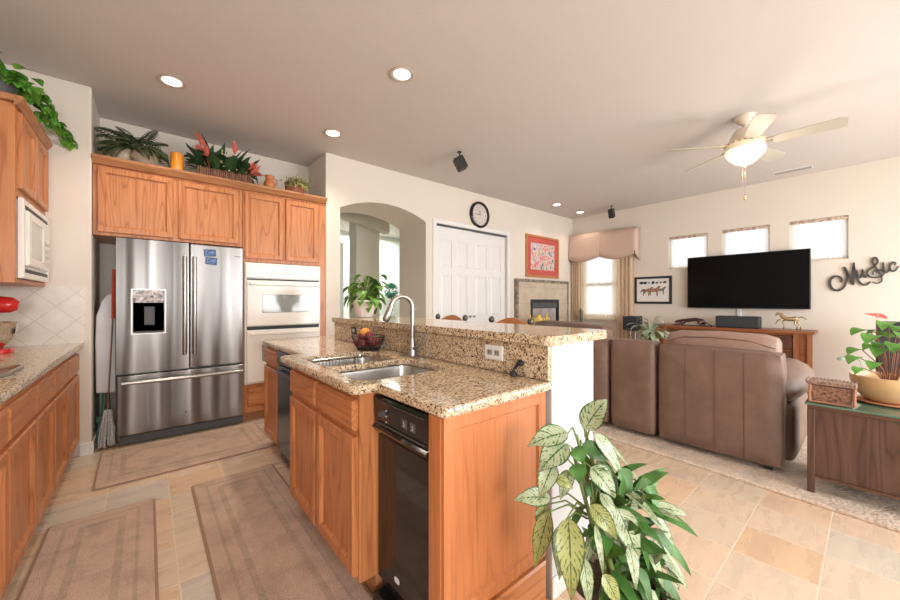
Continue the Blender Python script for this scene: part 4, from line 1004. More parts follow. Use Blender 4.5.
# ------------------------------------------------------------------ living area: rug, sofas
bm = new()
pl = [(3.095, -.09), (3.02, -1.6), (5.9, -1.8), (6.05, 2.7), (3.27, 2.9)]
prism(bm, pl, 'z', .001, .022)
bmesh.ops.subdivide_edges(bm, edges=bm.edges, cuts=3, use_grid_fill=True)
one('shag_rug', bm, 'shag', 'pale beige shag rug under the leather sofas', 'rug', (4.4, .6, 0), bevel=.006)
t = thing('sectional_sofa', 'brown leather sectional sofa seen from behind', 'sofa', (3.9, 1.3, .022))
def softbox(x0, x1, y0, y1, z0, z1, r=.04, seg=4, puff=0.0, lean=0.0, wr=0.0):
    bm = new(); box(bm, x0, x1, y0, y1, z0, z1)
    bmesh.ops.subdivide_edges(bm, edges=bm.edges, cuts=7, use_grid_fill=True)
    cx, cy, cz = (x0+x1)/2, (y0+y1)/2, (z0+z1)/2; hx, hy, hz = (x1-x0)/2, (y1-y0)/2, (z1-z0)/2
    for v in bm.verts:
        q = Vector(((v.co.x-cx), (v.co.y-cy), (v.co.z-cz)))
        inn = Vector((max(-hx+r, min(hx-r, q.x)), max(-hy+r, min(hy-r, q.y)), max(-hz+r, min(hz-r, q.z))))
        d = q-inn
        if d.length > 1e-6: q = inn+d.normalized()*min(r, d.length)
        u = (q.x/hx, q.y/hy, q.z/hz)
        s = puff*(1-min(1, u[1]**2))*(1-min(1, u[2]**2)); q.x += s*(1 if u[0] > 0 else -1)*hx
        s2 = puff*(1-min(1, u[0]**2))*(1-min(1, u[1]**2)); q.z += s2*(1 if u[2] > 0 else -1)*hz*.5
        q.x += lean*(q.z+hz)
        if wr:
            nz = noise.noise(Vector((q.x*7+x0, q.y*7, q.z*9))); q += q.normalized()*nz*wr
        v.co = Vector((cx, cy, cz))+q
    return bm
def backshell(y0, y1, ztl, ztr, seams=()):
    """upholstered back: slight convex top corners, stitched seams"""
    bm = softbox(3.385, 3.60, y0, y1, .06, (ztl+ztr)/2, .035, puff=.02)
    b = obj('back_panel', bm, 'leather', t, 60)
    if seams:
        bm = new()
        for s in seams: tube(bm, [(3.384, s, .075), (3.379, s, .4), (3.38, s, .7), (3.39, s, (ztl+ztr)/2-.012)], .0022, 5)
        obj('seam', bm, plain('seam_leather', (.16, .09, .065), .5), b)
backshell(.405, 1.21, .885, .87, (.62, .80, 1.0))
backshell(1.235, 1.63, .885, .885)
backshell(1.655, 2.6, .885, .885)
for y0, y1 in ((.46, 1.20),):
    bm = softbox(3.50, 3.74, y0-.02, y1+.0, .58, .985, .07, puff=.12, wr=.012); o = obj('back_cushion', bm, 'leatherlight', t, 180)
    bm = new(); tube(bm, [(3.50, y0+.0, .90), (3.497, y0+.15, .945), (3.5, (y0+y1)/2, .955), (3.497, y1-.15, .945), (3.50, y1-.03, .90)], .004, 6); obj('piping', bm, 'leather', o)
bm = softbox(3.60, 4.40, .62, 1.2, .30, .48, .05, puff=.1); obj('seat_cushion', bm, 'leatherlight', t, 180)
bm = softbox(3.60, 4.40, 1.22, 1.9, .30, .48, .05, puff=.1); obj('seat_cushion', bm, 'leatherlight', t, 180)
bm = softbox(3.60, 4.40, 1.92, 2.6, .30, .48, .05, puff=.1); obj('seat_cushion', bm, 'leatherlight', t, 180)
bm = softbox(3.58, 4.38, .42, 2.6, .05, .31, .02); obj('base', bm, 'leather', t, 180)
# padded right arm
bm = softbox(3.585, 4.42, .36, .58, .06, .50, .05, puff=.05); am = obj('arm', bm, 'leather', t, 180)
bm = new(); ap = [(3.50, .47, .60), (3.60, .47, .60), (3.8, .455, .625), (4.05, .45, .63), (4.28, .45, .60), (4.42, .46, .54)]
tube(bm, ap, [.07, .115, .145, .15, .14, .08], 18); obj('arm_pad', bm, 'leather', am, 180)
for y in (.47, 2.5):
    for x in (3.45, 4.3):
        bm = new(); box(bm, x, x+.05, y, y+.05, .0225, .07); obj('foot', bm, 'blackmatte', t)
t = thing('loveseat', 'second brown leather sofa beyond the bar, only its back top showing', 'sofa', (4.9, 2.75, 0))
bm = softbox(-.14, .14, -.72, .72, .08, .90, .07, puff=.06); obj('back_panel', bm, 'leather', t, 180, world=False)
bm = softbox(.12, .85, -.72, .72, .08, .46, .05); obj('seat', bm, 'leather', t, 180, world=False)
for s in (-.66, .66):
    bm = softbox(-.1, .85, s-.12, s+.12, .03, .62, .08); obj('arm', bm, 'leatherlight', t, 180, world=False)
t.rotation_euler = (0, 0, R(-15)); t.location = (4.95, 3.0, .022)

# end table with glass top
t = thing('end_table', 'dark walnut end table with a green glass top at the right edge', 'table', (3.5, -.12, 0), R(0))
TX0, TX1, TY0, TY1 = 3.25, 3.80, -.55, .275
bm = new(); box(bm, TX0-.015, TX1+.01, TY0-.01, TY1+.01, .585, .597, .002); obj('glass_top', bm, 'glass_green', t, label='green-edged glass top')
bm = new(); box(bm, TX0+.018, TX1-.02, TY0+.02, TY1-.03, .12, .562, .003); obj('cabinet_body', bm, 'walnut', t)
bm = new(); box(bm, TX0, TX1, TY0, TY1, .560, .584, .003); obj('top_frame', bm, 'walnut_y', t)
for x in (TX0, TX1-.035):
    for y in (TY0, TY1-.035):
        bm = new(); box(bm, x, x+.035, y, y+.035, .024, .56, .003); obj('leg', bm, 'walnut', t)
bm = new(); box(bm, TX0+.005, TX0+.018, TY0+.035, TY1-.035, .12, .135); obj('rail', bm, 'walnut_y', t)
# carved box
t = thing('carved_box', 'flared carved brown box on the glass end table', 'box', (3.37, .165, .597), R(0))
bm = new()
def frust(bm, x0, x1, y0, y1, z0, z1, e):
    lo = [bm.verts.new(p) for p in ((x0, y0, z0), (x1, y0, z0), (x1, y1, z0), (x0, y1, z0))]
    hi = [bm.verts.new(p) for p in ((x0-e, y0-e, z1), (x1+e, y0-e, z1), (x1+e, y1+e, z1), (x0-e, y1+e, z1))]
    for k in range(4): bm.faces.new((lo[k], lo[(k+1) % 4], hi[(k+1) % 4], hi[k]))
    bm.faces.new(lo); bm.faces.new(hi)
frust(bm, 3.28, 3.385, .085, .255, .605, .71, .012)
obj('body', bm, plain('carved_wood', (.24, .12, .08), .5, vary=.8, nscale=70, bmp=1.0, bscale=70), t)
bm = new(); box(bm, 3.26, 3.405, .062, .28, .715, .733, .004)
for k in range(13): ball(bm, (3.262, .068+k*.0172, .735), .007, u=6, v=4)
for k in range(9): ball(bm, (3.265+k*.0165, .279, .735), .007, u=6, v=4)
for k in range(13): ball(bm, (3.402, .068+k*.0172, .735), .007, u=6, v=4)
obj('rim', bm, plain('box_rim', (.30, .19, .14), .5, vary=.3, nscale=60), t)
bm = new()
for y in (.072, .265): tube(bm, [(3.272, y, .605), (3.268, y, .66), (3.262, y-.003, .715)], .009, 6)
tube(bm, [(3.272, .075, .606), (3.272, .265, .606)], .007, 6); obj('corner_posts', bm, plain('box_post', (.40, .19, .12), .4), t)
# bowl planter with anthurium
t = thing('anthurium', 'anthurium with one red bloom in a wide tan bowl on the end table', 'plant', (3.58, -.06, .597))
AX, AY = 3.59, -.065
pot(t, [(.09, 0), (.13, .002), (.145, .012), (.135, .016), (.08, .012)], 'terracotta', (AX, AY, .598), 32, 'saucer')
pot(t, [(.07, .012), (.11, .025), (.148, .075), (.166, .13), (.17, .172), (.163, .175), (.155, .15)], 'tanpot', (AX, AY, .598), 36)
bm = new(); lathe(bm, [(.001, 0), (.153, 0), (.153, .004), (.001, .004)], (AX, AY, .74), 20, cap=False); obj('soil', bm, 'soil', t)
bs = new(); bl = new(); uv = bl.loops.layers.uv.verify()
specs = [((.0, -.15, .33), .11), ((-.2, .1, .23), .10), ((.1, -.35, .28), .11), ((-.3, -.2, .3), .10), ((.15, .15, .2), .11), ((-.15, -.45, .16), .10), ((-.3, .2, .28), .13), ((-.1, -.3, .3), .13), ((-.5, -.1, .24), .12), ((.2, .3, .3), .12), ((.1, -.5, .22), .13), ((-.4, .5, .14), .10), ((-.6, .2, .12), .10), ((.4, 0, .26), .12), ((-.2, 0, .36), .12), ((-.55, -.35, .16), .12), ((-.3, -.55, .22), .13), ((0, .45, .18), .10), ((-.7, .45, .08), .08), ((-.35, .1, .2), .12)]
for (dx_, dy_, h), s in specs:
    top = Vector((AX+dx_*.25, AY+dy_*.25, .75+h)); tube(bs, [(AX+dx_*.05, AY+dy_*.05, .74), (AX+dx_*.12, AY+dy_*.12, .75+h*.6), top], .003, 5)
    leaf(bl, top, Vector((dx_-.4, dy_*.8+.2, .35)), s*.95, s*.72, 1.5, .2, 8, shape=.62, uv=uv, side=Vector((.25, 1, .1)))
tube(bs, [(AX-.02, AY+.02, .74), (AX-.03, AY+.05, .95), (AX-.02, AY+.05, 1.13)], .003, 6)
obj('stems', bs, 'brownstem', t); obj('foliage', bl, 'leaf', t, 60)
bm = new(); leaf(bm, (AX+.02, AY+.09, 1.17), (-.6, -.7, -.22), .115, .11, .1, .1, 6, shape=.62); fl = obj('red_bloom', bm, 'redflower', t, 60, label='glossy red bloom')
bm = new(); tube(bm, [(AX-.02, AY+.05, 1.138), (AX-.02, AY+.045, 1.165)], .004, 6); obj('spadix', bm, 'creamflower', fl)
# watering bulb
t = thing('glass_bird_stake', 'pale green glass bird stake in the tan bowl planter', 'ornament', (AX-.05, AY+.16, .745))
bm = new(); tube(bm, [(AX-.05, AY+.10, .745), (AX-.055, AY+.12, .86), (AX-.06, AY+.145, .885), (AX-.06, AY+.19, .885), (AX-.06, AY+.20, .86)], .003, 6); ball(bm, (AX-.06, AY+.205, .865), .013, 1, 1.4, 1); obj('glass_body', bm, plain('pale_green_glass', (.45, .7, .55), .15), t, 60)

# speakers
t = thing('tower_speaker', 'dark tower speaker against the TV wall behind the anthurium', 'speaker', (6.3, -.12, 0))
bm = new(); box(bm, 6.15, 6.45, -.215, -.02, .0, 1.02, .01, 2); obj('cabinet', bm, 'blackmatte', t)
bm = new(); box(bm, 6.138, 6.15, -.205, -.03, .1, 1.0, .004); obj('grille', bm, 'speakerblack', t)
t = thing('bookshelf_speaker', 'black bookshelf speaker on a thin stand left of the variegated plant', 'speaker', (6.55, 2.74, .74))
bm = new(); box(bm, 6.42, 6.66, 2.62, 2.86, .745, .985, .006); obj('cabinet', bm, 'blackmatte', t)
bm = new(); box(bm, 6.412, 6.42, 2.63, 2.85, .755, .975, .003); obj('grille', bm, 'speakerblack', t)
t = thing('speaker_stand', 'thin black double-pole stand under the bookshelf speaker', 'stand', (6.54, 2.74, 0))
bm = new(); box(bm, 6.42, 6.66, 2.63, 2.85, 0, .02, .004); obj('base', bm, 'blackmatte', t)
for y in (2.70, 2.78):
    bm = new(); tube(bm, [(6.54, y, .02), (6.54, y, .73)], .015); obj('pole', bm, 'nickel', t, 60)
bm = new(); box(bm, 6.44, 6.64, 2.65, 2.83, .73, .743); obj('top_plate', bm, 'blackmatte', t)

# console
t = thing('tv_console', 'long cherry wood media console under the television', 'console', (6.7, 1.4, 0))
KX0, KX1, KY0, KY1, KZ = 6.48, 6.93, .50, 2.36, .858
bm = new(); box(bm, KX0-.02, KX1, KY0-.02, KY1+.02, KZ-.04, KZ, .004); obj('top', bm, 'cherry', t)
bm = new(); box(bm, KX0+.03, KX1-.01, KY0+.04, KY1-.04, .06, KZ-.04); obj('carcass', bm, 'cherry', t)
for y in (KY0, KY0+.13, 1.36, 1.46, KY1-.17, KY1-.05):
    bm = new(); box(bm, KX0, KX0+.045, y, y+.05, 0, KZ-.04, .003); obj('post', bm, wood('cherry_post', (.16, .05, .02), (.32, .12, .05), (.40, .16, .075), 'z', .35) if y == KY0 else bpy.data.materials['cherry_post'], t)
for y0, y1 in ((KY0+.185, 1.345), (1.515, KY1-.185)):
    for z0, z1 in ((.60, .79), (.38, .58), (.14, .36)):
        bm = new(); loops(bm, face_map('-x', KX0+.03), y0, y1, z0, z1, DRAWP); d_ = obj('drawer', bm, 'walnut_y', t)
        bm = new(); yc = y0+.12; tube(bm, [(KX0+.012, yc-.07, z1-.06), (KX0-.01, yc-.065, z1-.06), (KX0-.01, yc+.065, z1-.06), (KX0+.012, yc+.07, z1-.06)], .005, 6); obj('handle', bm, 'nickel', d_)
# centre speaker
t = thing('center_speaker', 'wide black centre speaker on the console under the television', 'speaker', (6.6, 1.26, KZ))
bm = new(); box(bm, 6.52, 6.72, 1.03, 1.53, KZ+.001, KZ+.17, .006); obj('cabinet', bm, 'blackmatte', t)
bm = new(); box(bm, 6.512, 6.52, 1.04, 1.52, KZ+.01, KZ+.16, .003); obj('grille', bm, 'speakerblack', t)
# TV
t = thing('television', 'large black flat screen television on the far wall', 'television', (6.87, 1.27, 1.55))
bm = new(); box(bm, 6.84, 6.90, .545, 1.99, 1.135, 1.965, .006, 2); obj('housing', bm, 'blackmatte', t)
bm = new(); box(bm, 6.836, 6.8405, .556, 1.979, 1.150, 1.955); obj('screen', bm, 'screen', t)
bm = new(); box(bm, 6.90, 6.949, 1.1, 1.45, 1.35, 1.75); obj('wall_mount', bm, 'darkgrey', t)
bm = new(); box(bm, 6.925, 6.949, 1.30, 1.35, KZ, 1.135, .002); one('cable_cover', bm, 'white', 'white cable cover strip on the wall below the television', 'cable cover', (6.937, 1.32, KZ))
# sculptures built on skin-free tapered limbs
def limbs(bm, chains, seg=8):
    for pts, rad in chains: tube(bm, pts, rad, seg)
t = thing('lion_sculpture', 'dark bronze crouching big cat sculpture on the left of the console', 'sculpture', (6.56, 1.84, KZ))
bm = new(); z = KZ+.002
limbs(bm, [([(6.56, 2.08, z+.045), (6.56, 2.05, z+.06), (6.56, 1.98, z+.085), (6.56, 1.90, z+.085), (6.56, 1.80, z+.10), (6.56, 1.71, z+.08), (6.56, 1.66, z+.05)], [.012, .022, .018, .030, .028, .034, .015]),
           ([(6.54, 1.94, z+.07), (6.52, 1.99, z+.04), (6.52, 2.05, z+.012), (6.52, 2.08, z+.01)], [.018, .012, .009, .009]),
           ([(6.58, 1.94, z+.07), (6.60, 1.97, z+.03), (6.60, 2.01, z+.01)], [.018, .011, .008]),
           ([(6.54, 1.70, z+.07), (6.52, 1.76, z+.045), (6.52, 1.70, z+.02), (6.52, 1.73, z+.01)], [.026, .018, .010, .009]),
           ([(6.58, 1.70, z+.07), (6.60, 1.74, z+.045), (6.60, 1.68, z+.02), (6.60, 1.71, z+.01)], [.026, .018, .010, .009]),
           ([(6.56, 1.67, z+.06), (6.56, 1.61, z+.03), (6.55, 1.58, z+.012), (6.53, 1.62, z+.01)], [.008, .006, .005, .004]),
           ([(6.55, 2.04, z+.075), (6.55, 2.035, z+.09)], [.008, .003]), ([(6.57, 2.04, z+.075), (6.57, 2.035, z+.09)], [.008, .003])])
ms = bm; obj('body', bm, plain('dark_bronze', (.10, .055, .045), .25, .6, vary=.3, nscale=30), t, 180)
bm = new(); prism(bm, rounded(6.50, 6.62, 1.57, 2.11, .03), 'z', KZ+.0005, KZ+.008); obj('plinth', bm, 'blackmatte', t)
t = thing('horse_sculpture', 'antique gold prancing horse figure at the right end of the console', 'sculpture', (6.56, .72, KZ))
bm = new()
limbs(bm, [([(6.56, .63, z+.15), (6.56, .66, z+.155), (6.56, .72, z+.145), (6.56, .77, z+.155), (6.56, .80, z+.185), (6.56, .82, z+.22), (6.56, .835, z+.225), (6.56, .855, z+.20), (6.56, .862, z+.19)], [.012, .030, .027, .030, .018, .014, .014, .010, .007]),
           ([(6.545, .78, z+.14), (6.54, .84, z+.125), (6.54, .855, z+.08), (6.54, .87, z+.085)], [.014, .008, .006, .006]),
           ([(6.575, .77, z+.14), (6.58, .79, z+.09), (6.58, .775, z+.05), (6.58, .785, z+.006)], [.014, .008, .006, .007]),
           ([(6.545, .66, z+.14), (6.54, .67, z+.09), (6.54, .64, z+.06), (6.54, .655, z+.006)], [.018, .010, .006, .007]),
           ([(6.575, .66, z+.14), (6.58, .64, z+.09), (6.58, .61, z+.06), (6.58, .62, z+.006)], [.018, .010, .006, .007]),
           ([(6.56, .635, z+.17), (6.56, .60, z+.18), (6.56, .565, z+.155), (6.56, .55, z+.15)], [.006, .010, .008, .003]),
           ([(6.56, .80, z+.225), (6.56, .785, z+.20), (6.56, .77, z+.18)], [.006, .012, .004]),
           ([(6.553, .825, z+.235), (6.553, .822, z+.252)], [.004, .001])])
obj('body', bm, 'gold', t, 180)
# variegated plant beside console
t = thing('potted_plant', 'silver striped leafy plant between the small speaker and console', 'plant', (5.95, 2.22, .023))
VX, VY = 5.95, 2.22
pot(t, [(.09, 0), (.10, .01), (.14, .52), (.15, .55), (.13, .55), (.12, .5)], 'blushpot', (VX, VY, .023))
bm = new(); bl = new(); uv = bl.loops.layers.uv.verify()
for i in range(70):
    d = rdir(35, 88); h = random.uniform(.1, .34); top = Vector((VX, VY, .60))+d*h
    tube(bm, [(VX, VY, .52), Vector((VX, VY, .60))+d*h*.5+Vector((0, 0, .03)), top], .004, 5)
    leaf(bl, top, Vector((d.x, d.y, .25)), random.uniform(.15, .22), random.uniform(.06, .085), random.uniform(.7, 1.6), .15, 6, uv=uv)
obj('stems', bm, 'stem', t); obj('foliage', bl, mk_var('silver_striped_leaf', (.03, .09, .03), (.08, .16, .07), (.48, .54, .38)), t, 60)
# framed picture on TV wall
def framed(name, lab, face, pos, a0, a1, z0, z1, fw, fmat, picmat, matmat=None, mw=0):
    t = thing(name, lab, 'picture', face_map(face, pos)((a0+a1)/2, z0, 0))
    bm = new(); loops(bm, face_map(face, pos), a0, a1, z0, z1, [(0, .001), (0, .022), (.004, .026), (fw-.004, .026), (fw, .02), (fw, .010)]); obj('frame', bm, fmat, t)
    if matmat:
        bm = new(); loops(bm, face_map(face, pos+(0)), a0+fw, a1-fw, z0+fw, z1-fw, [(0, .011), (0, .0125)]); obj('mat_board', bm, matmat, t)
    bm = new(); loops(bm, face_map(face, pos), a0+fw+mw, a1-fw-mw, z0+fw+mw, z1-fw-mw, [(0, .0125), (0, .0135)]); obj('print', bm, picmat, t)
    return t
def mk_art(name, stops, scale, det=4, dist=1.0, bg=None):
    m, nt, N, L, b = newmat(name); setc(b, (.5, .5, .5), .35)
    co = coords(N, L); n = tex_noise(N, L, co, scale, det, .6, dist)
    L.new(ramp(N, L, n, stops), b.inputs['Base Color']); return m
art1 = mk_art('abstract_paint', [(.28, (.04, .10, .05)), (.38, (.10, .22, .13)), (.44, (.62, .60, .55)), (.49, (.70, .45, .40)), (.53, (.55, .05, .05)), (.58, (.75, .72, .68)), (.64, (.15, .25, .38)), (.75, (.05, .05, .08))], 5.5)
framed('painting', 'colourful painting with a red mat above the fireplace', '-y', 4.16, 5.34, 6.41, 1.70, 2.505, .045, 'chairwood', art1, plain('red_mat', (.50, .085, .07), .6), .105)
t = framed('framed_print', 'black framed print of animals on white, left of the television', '-x', 6.95, 2.25, 2.87, 1.20, 1.69, .04, 'blackmatte', plain('print_paper', (.78, .76, .72), .5), None, 0)
bm = new(); random.seed(5)
for i in range(7):
    yc = 2.36+i*.065; r_ = random.uniform(.012, .028)
    prism(bm, [(yc+r_*1.4*math.cos(a)*random.uniform(.7, 1.2), 1.58+r_*math.sin(a)*random.uniform(.7, 1.2)) for a in [2*PI*k/10 for k in range(10)]], 'x', 6.9355, 6.9363)
obj('dark_figures', bm, 'blackmatte', t)
def blob_horse(bm, yc, zc, s, x):
    body = [(-.9, .35), (-.6, .5), (0, .42), (.5, .5), (.8, .85), (1.15, .75), (.95, .5), (.75, .1), (.7, -.7), (.55, -.7), (.5, -.05), (-.3, -.05), (-.5, -.7), (-.65, -.7), (-.6, 0), (-.85, .05), (-1.1, -.3), (-1.15, -.2)]
    prism(bm, [(yc-a*s, zc+b*s) for a, b in body], 'x', x, x+.0009)
bm = new(); blob_horse(bm, 2.66, 1.42, .10, 6.9345); blob_horse(bm, 2.44, 1.43, .09, 6.9345); obj('grey_horses', bm, plain('grey_ink', (.18, .15, .17), .6, vary=.4, nscale=60), t)
bm = new(); blob_horse(bm, 2.56, 1.42, .12, 6.933); obj('brown_horse', bm, plain('brown_ink', (.33, .17, .09), .6, vary=.4, nscale=60), t)
# Music sign
t = thing('music_wall_sign', 'black metal script sign reading Music with a treble clef s', 'sign', (6.93, .1, 1.58))
def ribbon(parent, name, pts, w, x=6.93):
    P_ = [Vector((x, p[0], p[1])) for p in pts]; Q = []
    n = len(P_)
    for i in range(n-1):
        p0, p1, p2, p3 = P_[max(i-1, 0)], P_[i], P_[i+1], P_[min(i+2, n-1)]
        for k in range(6):
            u = k/6; Q.append(.5*((2*p1)+(p2-p0)*u+(2*p0-5*p1+4*p2-p3)*u*u+(3*p1-p0-3*p2+p3)*u**3))
    Q.append(P_[-1]); m = len(Q)
    bm = new(); ww = [w*(.55+.45*math.sin(PI*min(1, max(0, i/(m-1)))*1.0)) for i in range(m)]
    rings = []
    for i, q in enumerate(Q):
        d = (Q[min(i+1, m-1)]-Q[max(i-1, 0)]).normalized(); s = d.cross(Vector((1, 0, 0))).normalized()*ww[i]
        rings.append([bm.verts.new(q+s+Vector((e, 0, 0))) for e in (-.006, .006)]+[bm.verts.new(q-s+Vector((e, 0, 0))) for e in (.006, -.006)])
    for i in range(m-1):
        for k in range(4): bm.faces.new((rings[i][k], rings[i][(k+1) % 4], rings[i+1][(k+1) % 4], rings[i+1][k]))
    bm.faces.new(rings[0]); bm.faces.new(rings[-1])
    return obj(name, bm, 'iron', parent, 40)
o = ribbon(t, 'letter_m', [(0.271, 1.493), (0.262, 1.530), (0.283, 1.567), (0.325, 1.575), (0.365, 1.535), (0.370, 1.467), (0.342, 1.405), (0.291, 1.390), (0.248, 1.430), (0.224, 1.508), (0.216, 1.577), (0.246, 1.695)], .014)
ribbon(t, 'letter_m', [(0.240, 1.694), (0.213, 1.612), (0.186, 1.518), (0.167, 1.462)], .014)
ribbon(t, 'letter_m', [(0.164, 1.455), (0.167, 1.563), (0.159, 1.745)], .015)
ribbon(t, 'letter_m', [(0.159, 1.735), (0.148, 1.619), (0.122, 1.515), (0.092, 1.463), (0.055, 1.455), (0.022, 1.494)], .012)
ribbon(t, 'letter_u', [(0.133, 1.650), (0.128, 1.580), (0.107, 1.549), (0.090, 1.593), (0.085, 1.655)], .011)
ribbon(t, 'letter_u', [(0.085, 1.650), (0.081, 1.581), (0.063, 1.553), (0.040, 1.595)], .011)
ribbon(t, 'treble_clef', [(0.0, 1.494), (-.006, 1.482), (-0.031, 1.470), (-0.067, 1.495), (-0.064, 1.562), (-0.035, 1.641), (0.004, 1.735), (-0.003, 1.785), (-0.022, 1.790), (-0.037, 1.74), (-0.005, 1.68), (0.041, 1.635), (0.050, 1.591), (0.019, 1.552), (-0.031, 1.545), (-0.074, 1.565), (-0.088, 1.605), (-0.060, 1.635), (-0.020, 1.632), (0.004, 1.594), (-.012, 1.578)], .010)
ribbon(t, 'letter_i', [(-0.080, 1.73), (-0.084, 1.66), (-0.091, 1.605), (-0.115, 1.610), (-0.136, 1.655)], .012)
ribbon(t, 'letter_c', [(-0.166, 1.683), (-.177, 1.705), (-0.160, 1.722), (-0.138, 1.700), (-0.130, 1.660), (-0.143, 1.618), (-0.172, 1.618), (-0.200, 1.675)], .011)
bm = new()
for y_, z_ in ((.2, 1.55), (-.03, 1.6)): tube(bm, [(6.93, y_, z_), (6.9495, y_, z_)], .006, 6)
obj('mount_peg', bm, 'iron', t)

# curtains on the TV wall
def curtain(bm, x, y0, y1, z0, z1, amp, folds, rows=6, flare=0.0, th=0.0, zb=None):
    n = folds*8; g = []
    for j in range(rows+1):
        v = j/rows; z = z0+(z1-z0)*v; row = []
        for i in range(n+1):
            u = i/n; a = amp*(1+flare*(1-v)); yy = y0+(y1-y0)*u
            zz = z if zb is None else z+zb(u)*(1-v)
            row.append(bm.verts.new((x+a*math.sin(2*PI*folds*u+.6*math.sin(3*v+u*9)), yy, zz)))
        g.append(row)
    for j in range(rows):
        for i in range(n): bm.faces.new((g[j][i], g[j][i+1], g[j+1][i+1], g[j+1][i]))
for k, (w, nm) in enumerate(zip(WINS, ('rightmost small', 'middle small', 'leftmost small'))):
    t = thing('window_curtain', 'white sheer curtain over the %s window above the television' % nm, 'curtain', (XT+.02, (w[0]+w[1])/2, w[2]))
    bm = new(); curtain(bm, XT+.028, w[0]+.004, w[1]-.004, w[2]+.004, w[3]-.02, .006, 12); obj('sheer', bm, 'sheer', t, 180, fix=False)
    bm = new(); box(bm, XT+.006, XT+.03, w[0]+.002, w[1]-.002, w[3]-.045, w[3]-.003, .004); obj('header_band', bm, plain('printed_band', (.55, .42, .33), .9, vary=.5, nscale=25) if k == 0 else bpy.data.materials['printed_band'], t)
    bm = new(); box(bm, XT+.014, XT+.026, w[0]+.002, w[1]-.002, w[2]+.001, w[2]+.014); obj('hem', bm, 'sheerwarm', t)
t = thing('window_sheer', 'white sheer panel over the tall window left of the television wall', 'curtain', (XT+.03, 3.56, .9))
bm = new(); curtain(bm, XT+.028, BW[0]+.01, BW[1]-.01, .955, 2.24, .010, 14); obj('sheer', bm, 'sheer', t, 180, fix=False)
for nm, y0, y1, yk, lab in (('window_drape', 3.93, 4.12, 0, 'cream gathered drape on the left of the tall window, by the corner'), ('window_drape', 2.86, 3.17, 0, 'cream drape on the right of the tall window, beside the framed print')):
    t = thing('window_drape', lab, 'drape', (6.87, (y0+y1)/2, .1))
    bm = new(); curtain(bm, 6.88, y0, y1, .85 if y0 > 3.5 else .10, 2.3, .022, 4, 10, .3)
    o = obj('fabric', bm, 'drape', t, 180, fix=False); s_ = o.modifiers.new('solid', 'SOLIDIFY'); s_.thickness = .003
t = thing('window_sheer', 'warm ruffled inner sheer tied at the tall window sill', 'curtain', (6.905, 3.56, .86))
bm = new()
curtain(bm, 6.893, 3.80, 3.92, .93, 2.25, .012, 4, 8); curtain(bm, 6.893, 3.18, 3.27, .93, 2.25, .012, 3, 8)
curtain(bm, 6.893, 3.18, 3.92, .865, .99, .012, 16, 3, zb=lambda u: .015*math.sin(u*30)); obj('ruffle', bm, 'sheerwarm', t, 180, fix=False)
bm = new()
for y in (3.45, 3.62):
    for s in (-1, 1): leaf(bm, (6.885, y, 1.0), (-.1, s, .5), .06, .035, .4, .2, 4)
    for s in (-1, 1): leaf(bm, (6.885, y, 1.0), (-.1, s*.4, -1), .06, .02, .1, .2, 4)
obj('bow', bm, 'sheerwarm', t)
t = thing('window_valance', 'striped pink-beige box pleated valance over the tall window', 'valance', (6.85, 3.5, 2.05))
bm = new(); n = 64; VY0, VY1 = 2.80, 4.155; front = []; 
for i in range(n+1):
    u = i/n; y = VY0+(VY1-VY0)*u
    v2 = (u*2) % 1 if i < n else 1.0
    drop = 2.055+.075*(abs(v2-.5)*2)**1.6*(-1)+.075 if False else 2.05+.085*(abs(v2-.5)*2)**2*0+.0
    sc = math.sin(PI*v2); zb_ = 2.125-.075*sc
    x = 6.775-.012*math.sin(PI*v2); 
    if abs(v2-.0) < .03 or abs(v2-1) < .03: x += .012
    front.append((x, y, zb_))
gr = []
for (x, y, zb_) in front: gr.append([bm.verts.new((x+.02*(1-k/5)*0+(.03*(k/5)), y, zb_+(2.615-zb_)*k/5)) for k in range(6)])
for i in range(n):
    for k in range(5): bm.faces.new((gr[i][k], gr[i+1][k], gr[i+1][k+1], gr[i][k+1]))
# sides
for idx in (0, n):
    y = front[idx][1]
    sd = [bm.verts.new((6.94, y-(.03 if idx == 0 else 0), 2.0 if k == 0 else front[idx][2]+(2.615-front[idx][2])*k/5)) for k in range(6)]
    for k in range(5): bm.faces.new((gr[idx][k], sd[k], sd[k+1], gr[idx][k+1]))
v_ = obj('fabric', bm, 'valance', t, 60, fix=False); s_ = v_.modifiers.new('solid', 'SOLIDIFY'); s_.thickness = .006
bm = new(); box(bm, 6.80, 6.948, 2.81, 4.15, 2.59, 2.61); obj('mounting_board', bm, 'valance', t)
bm = new()
for u0 in (0, .5):
    tube(bm, [(6.772-.012*math.sin(PI*k/12), VY0+(VY1-VY0)*(u0+.5*k/12), 2.125-.075*math.sin(PI*k/12)) for k in range(13)], .006, 6)
obj('cord_trim', bm, plain('rust_cord', (.45, .25, .17), .8), t)

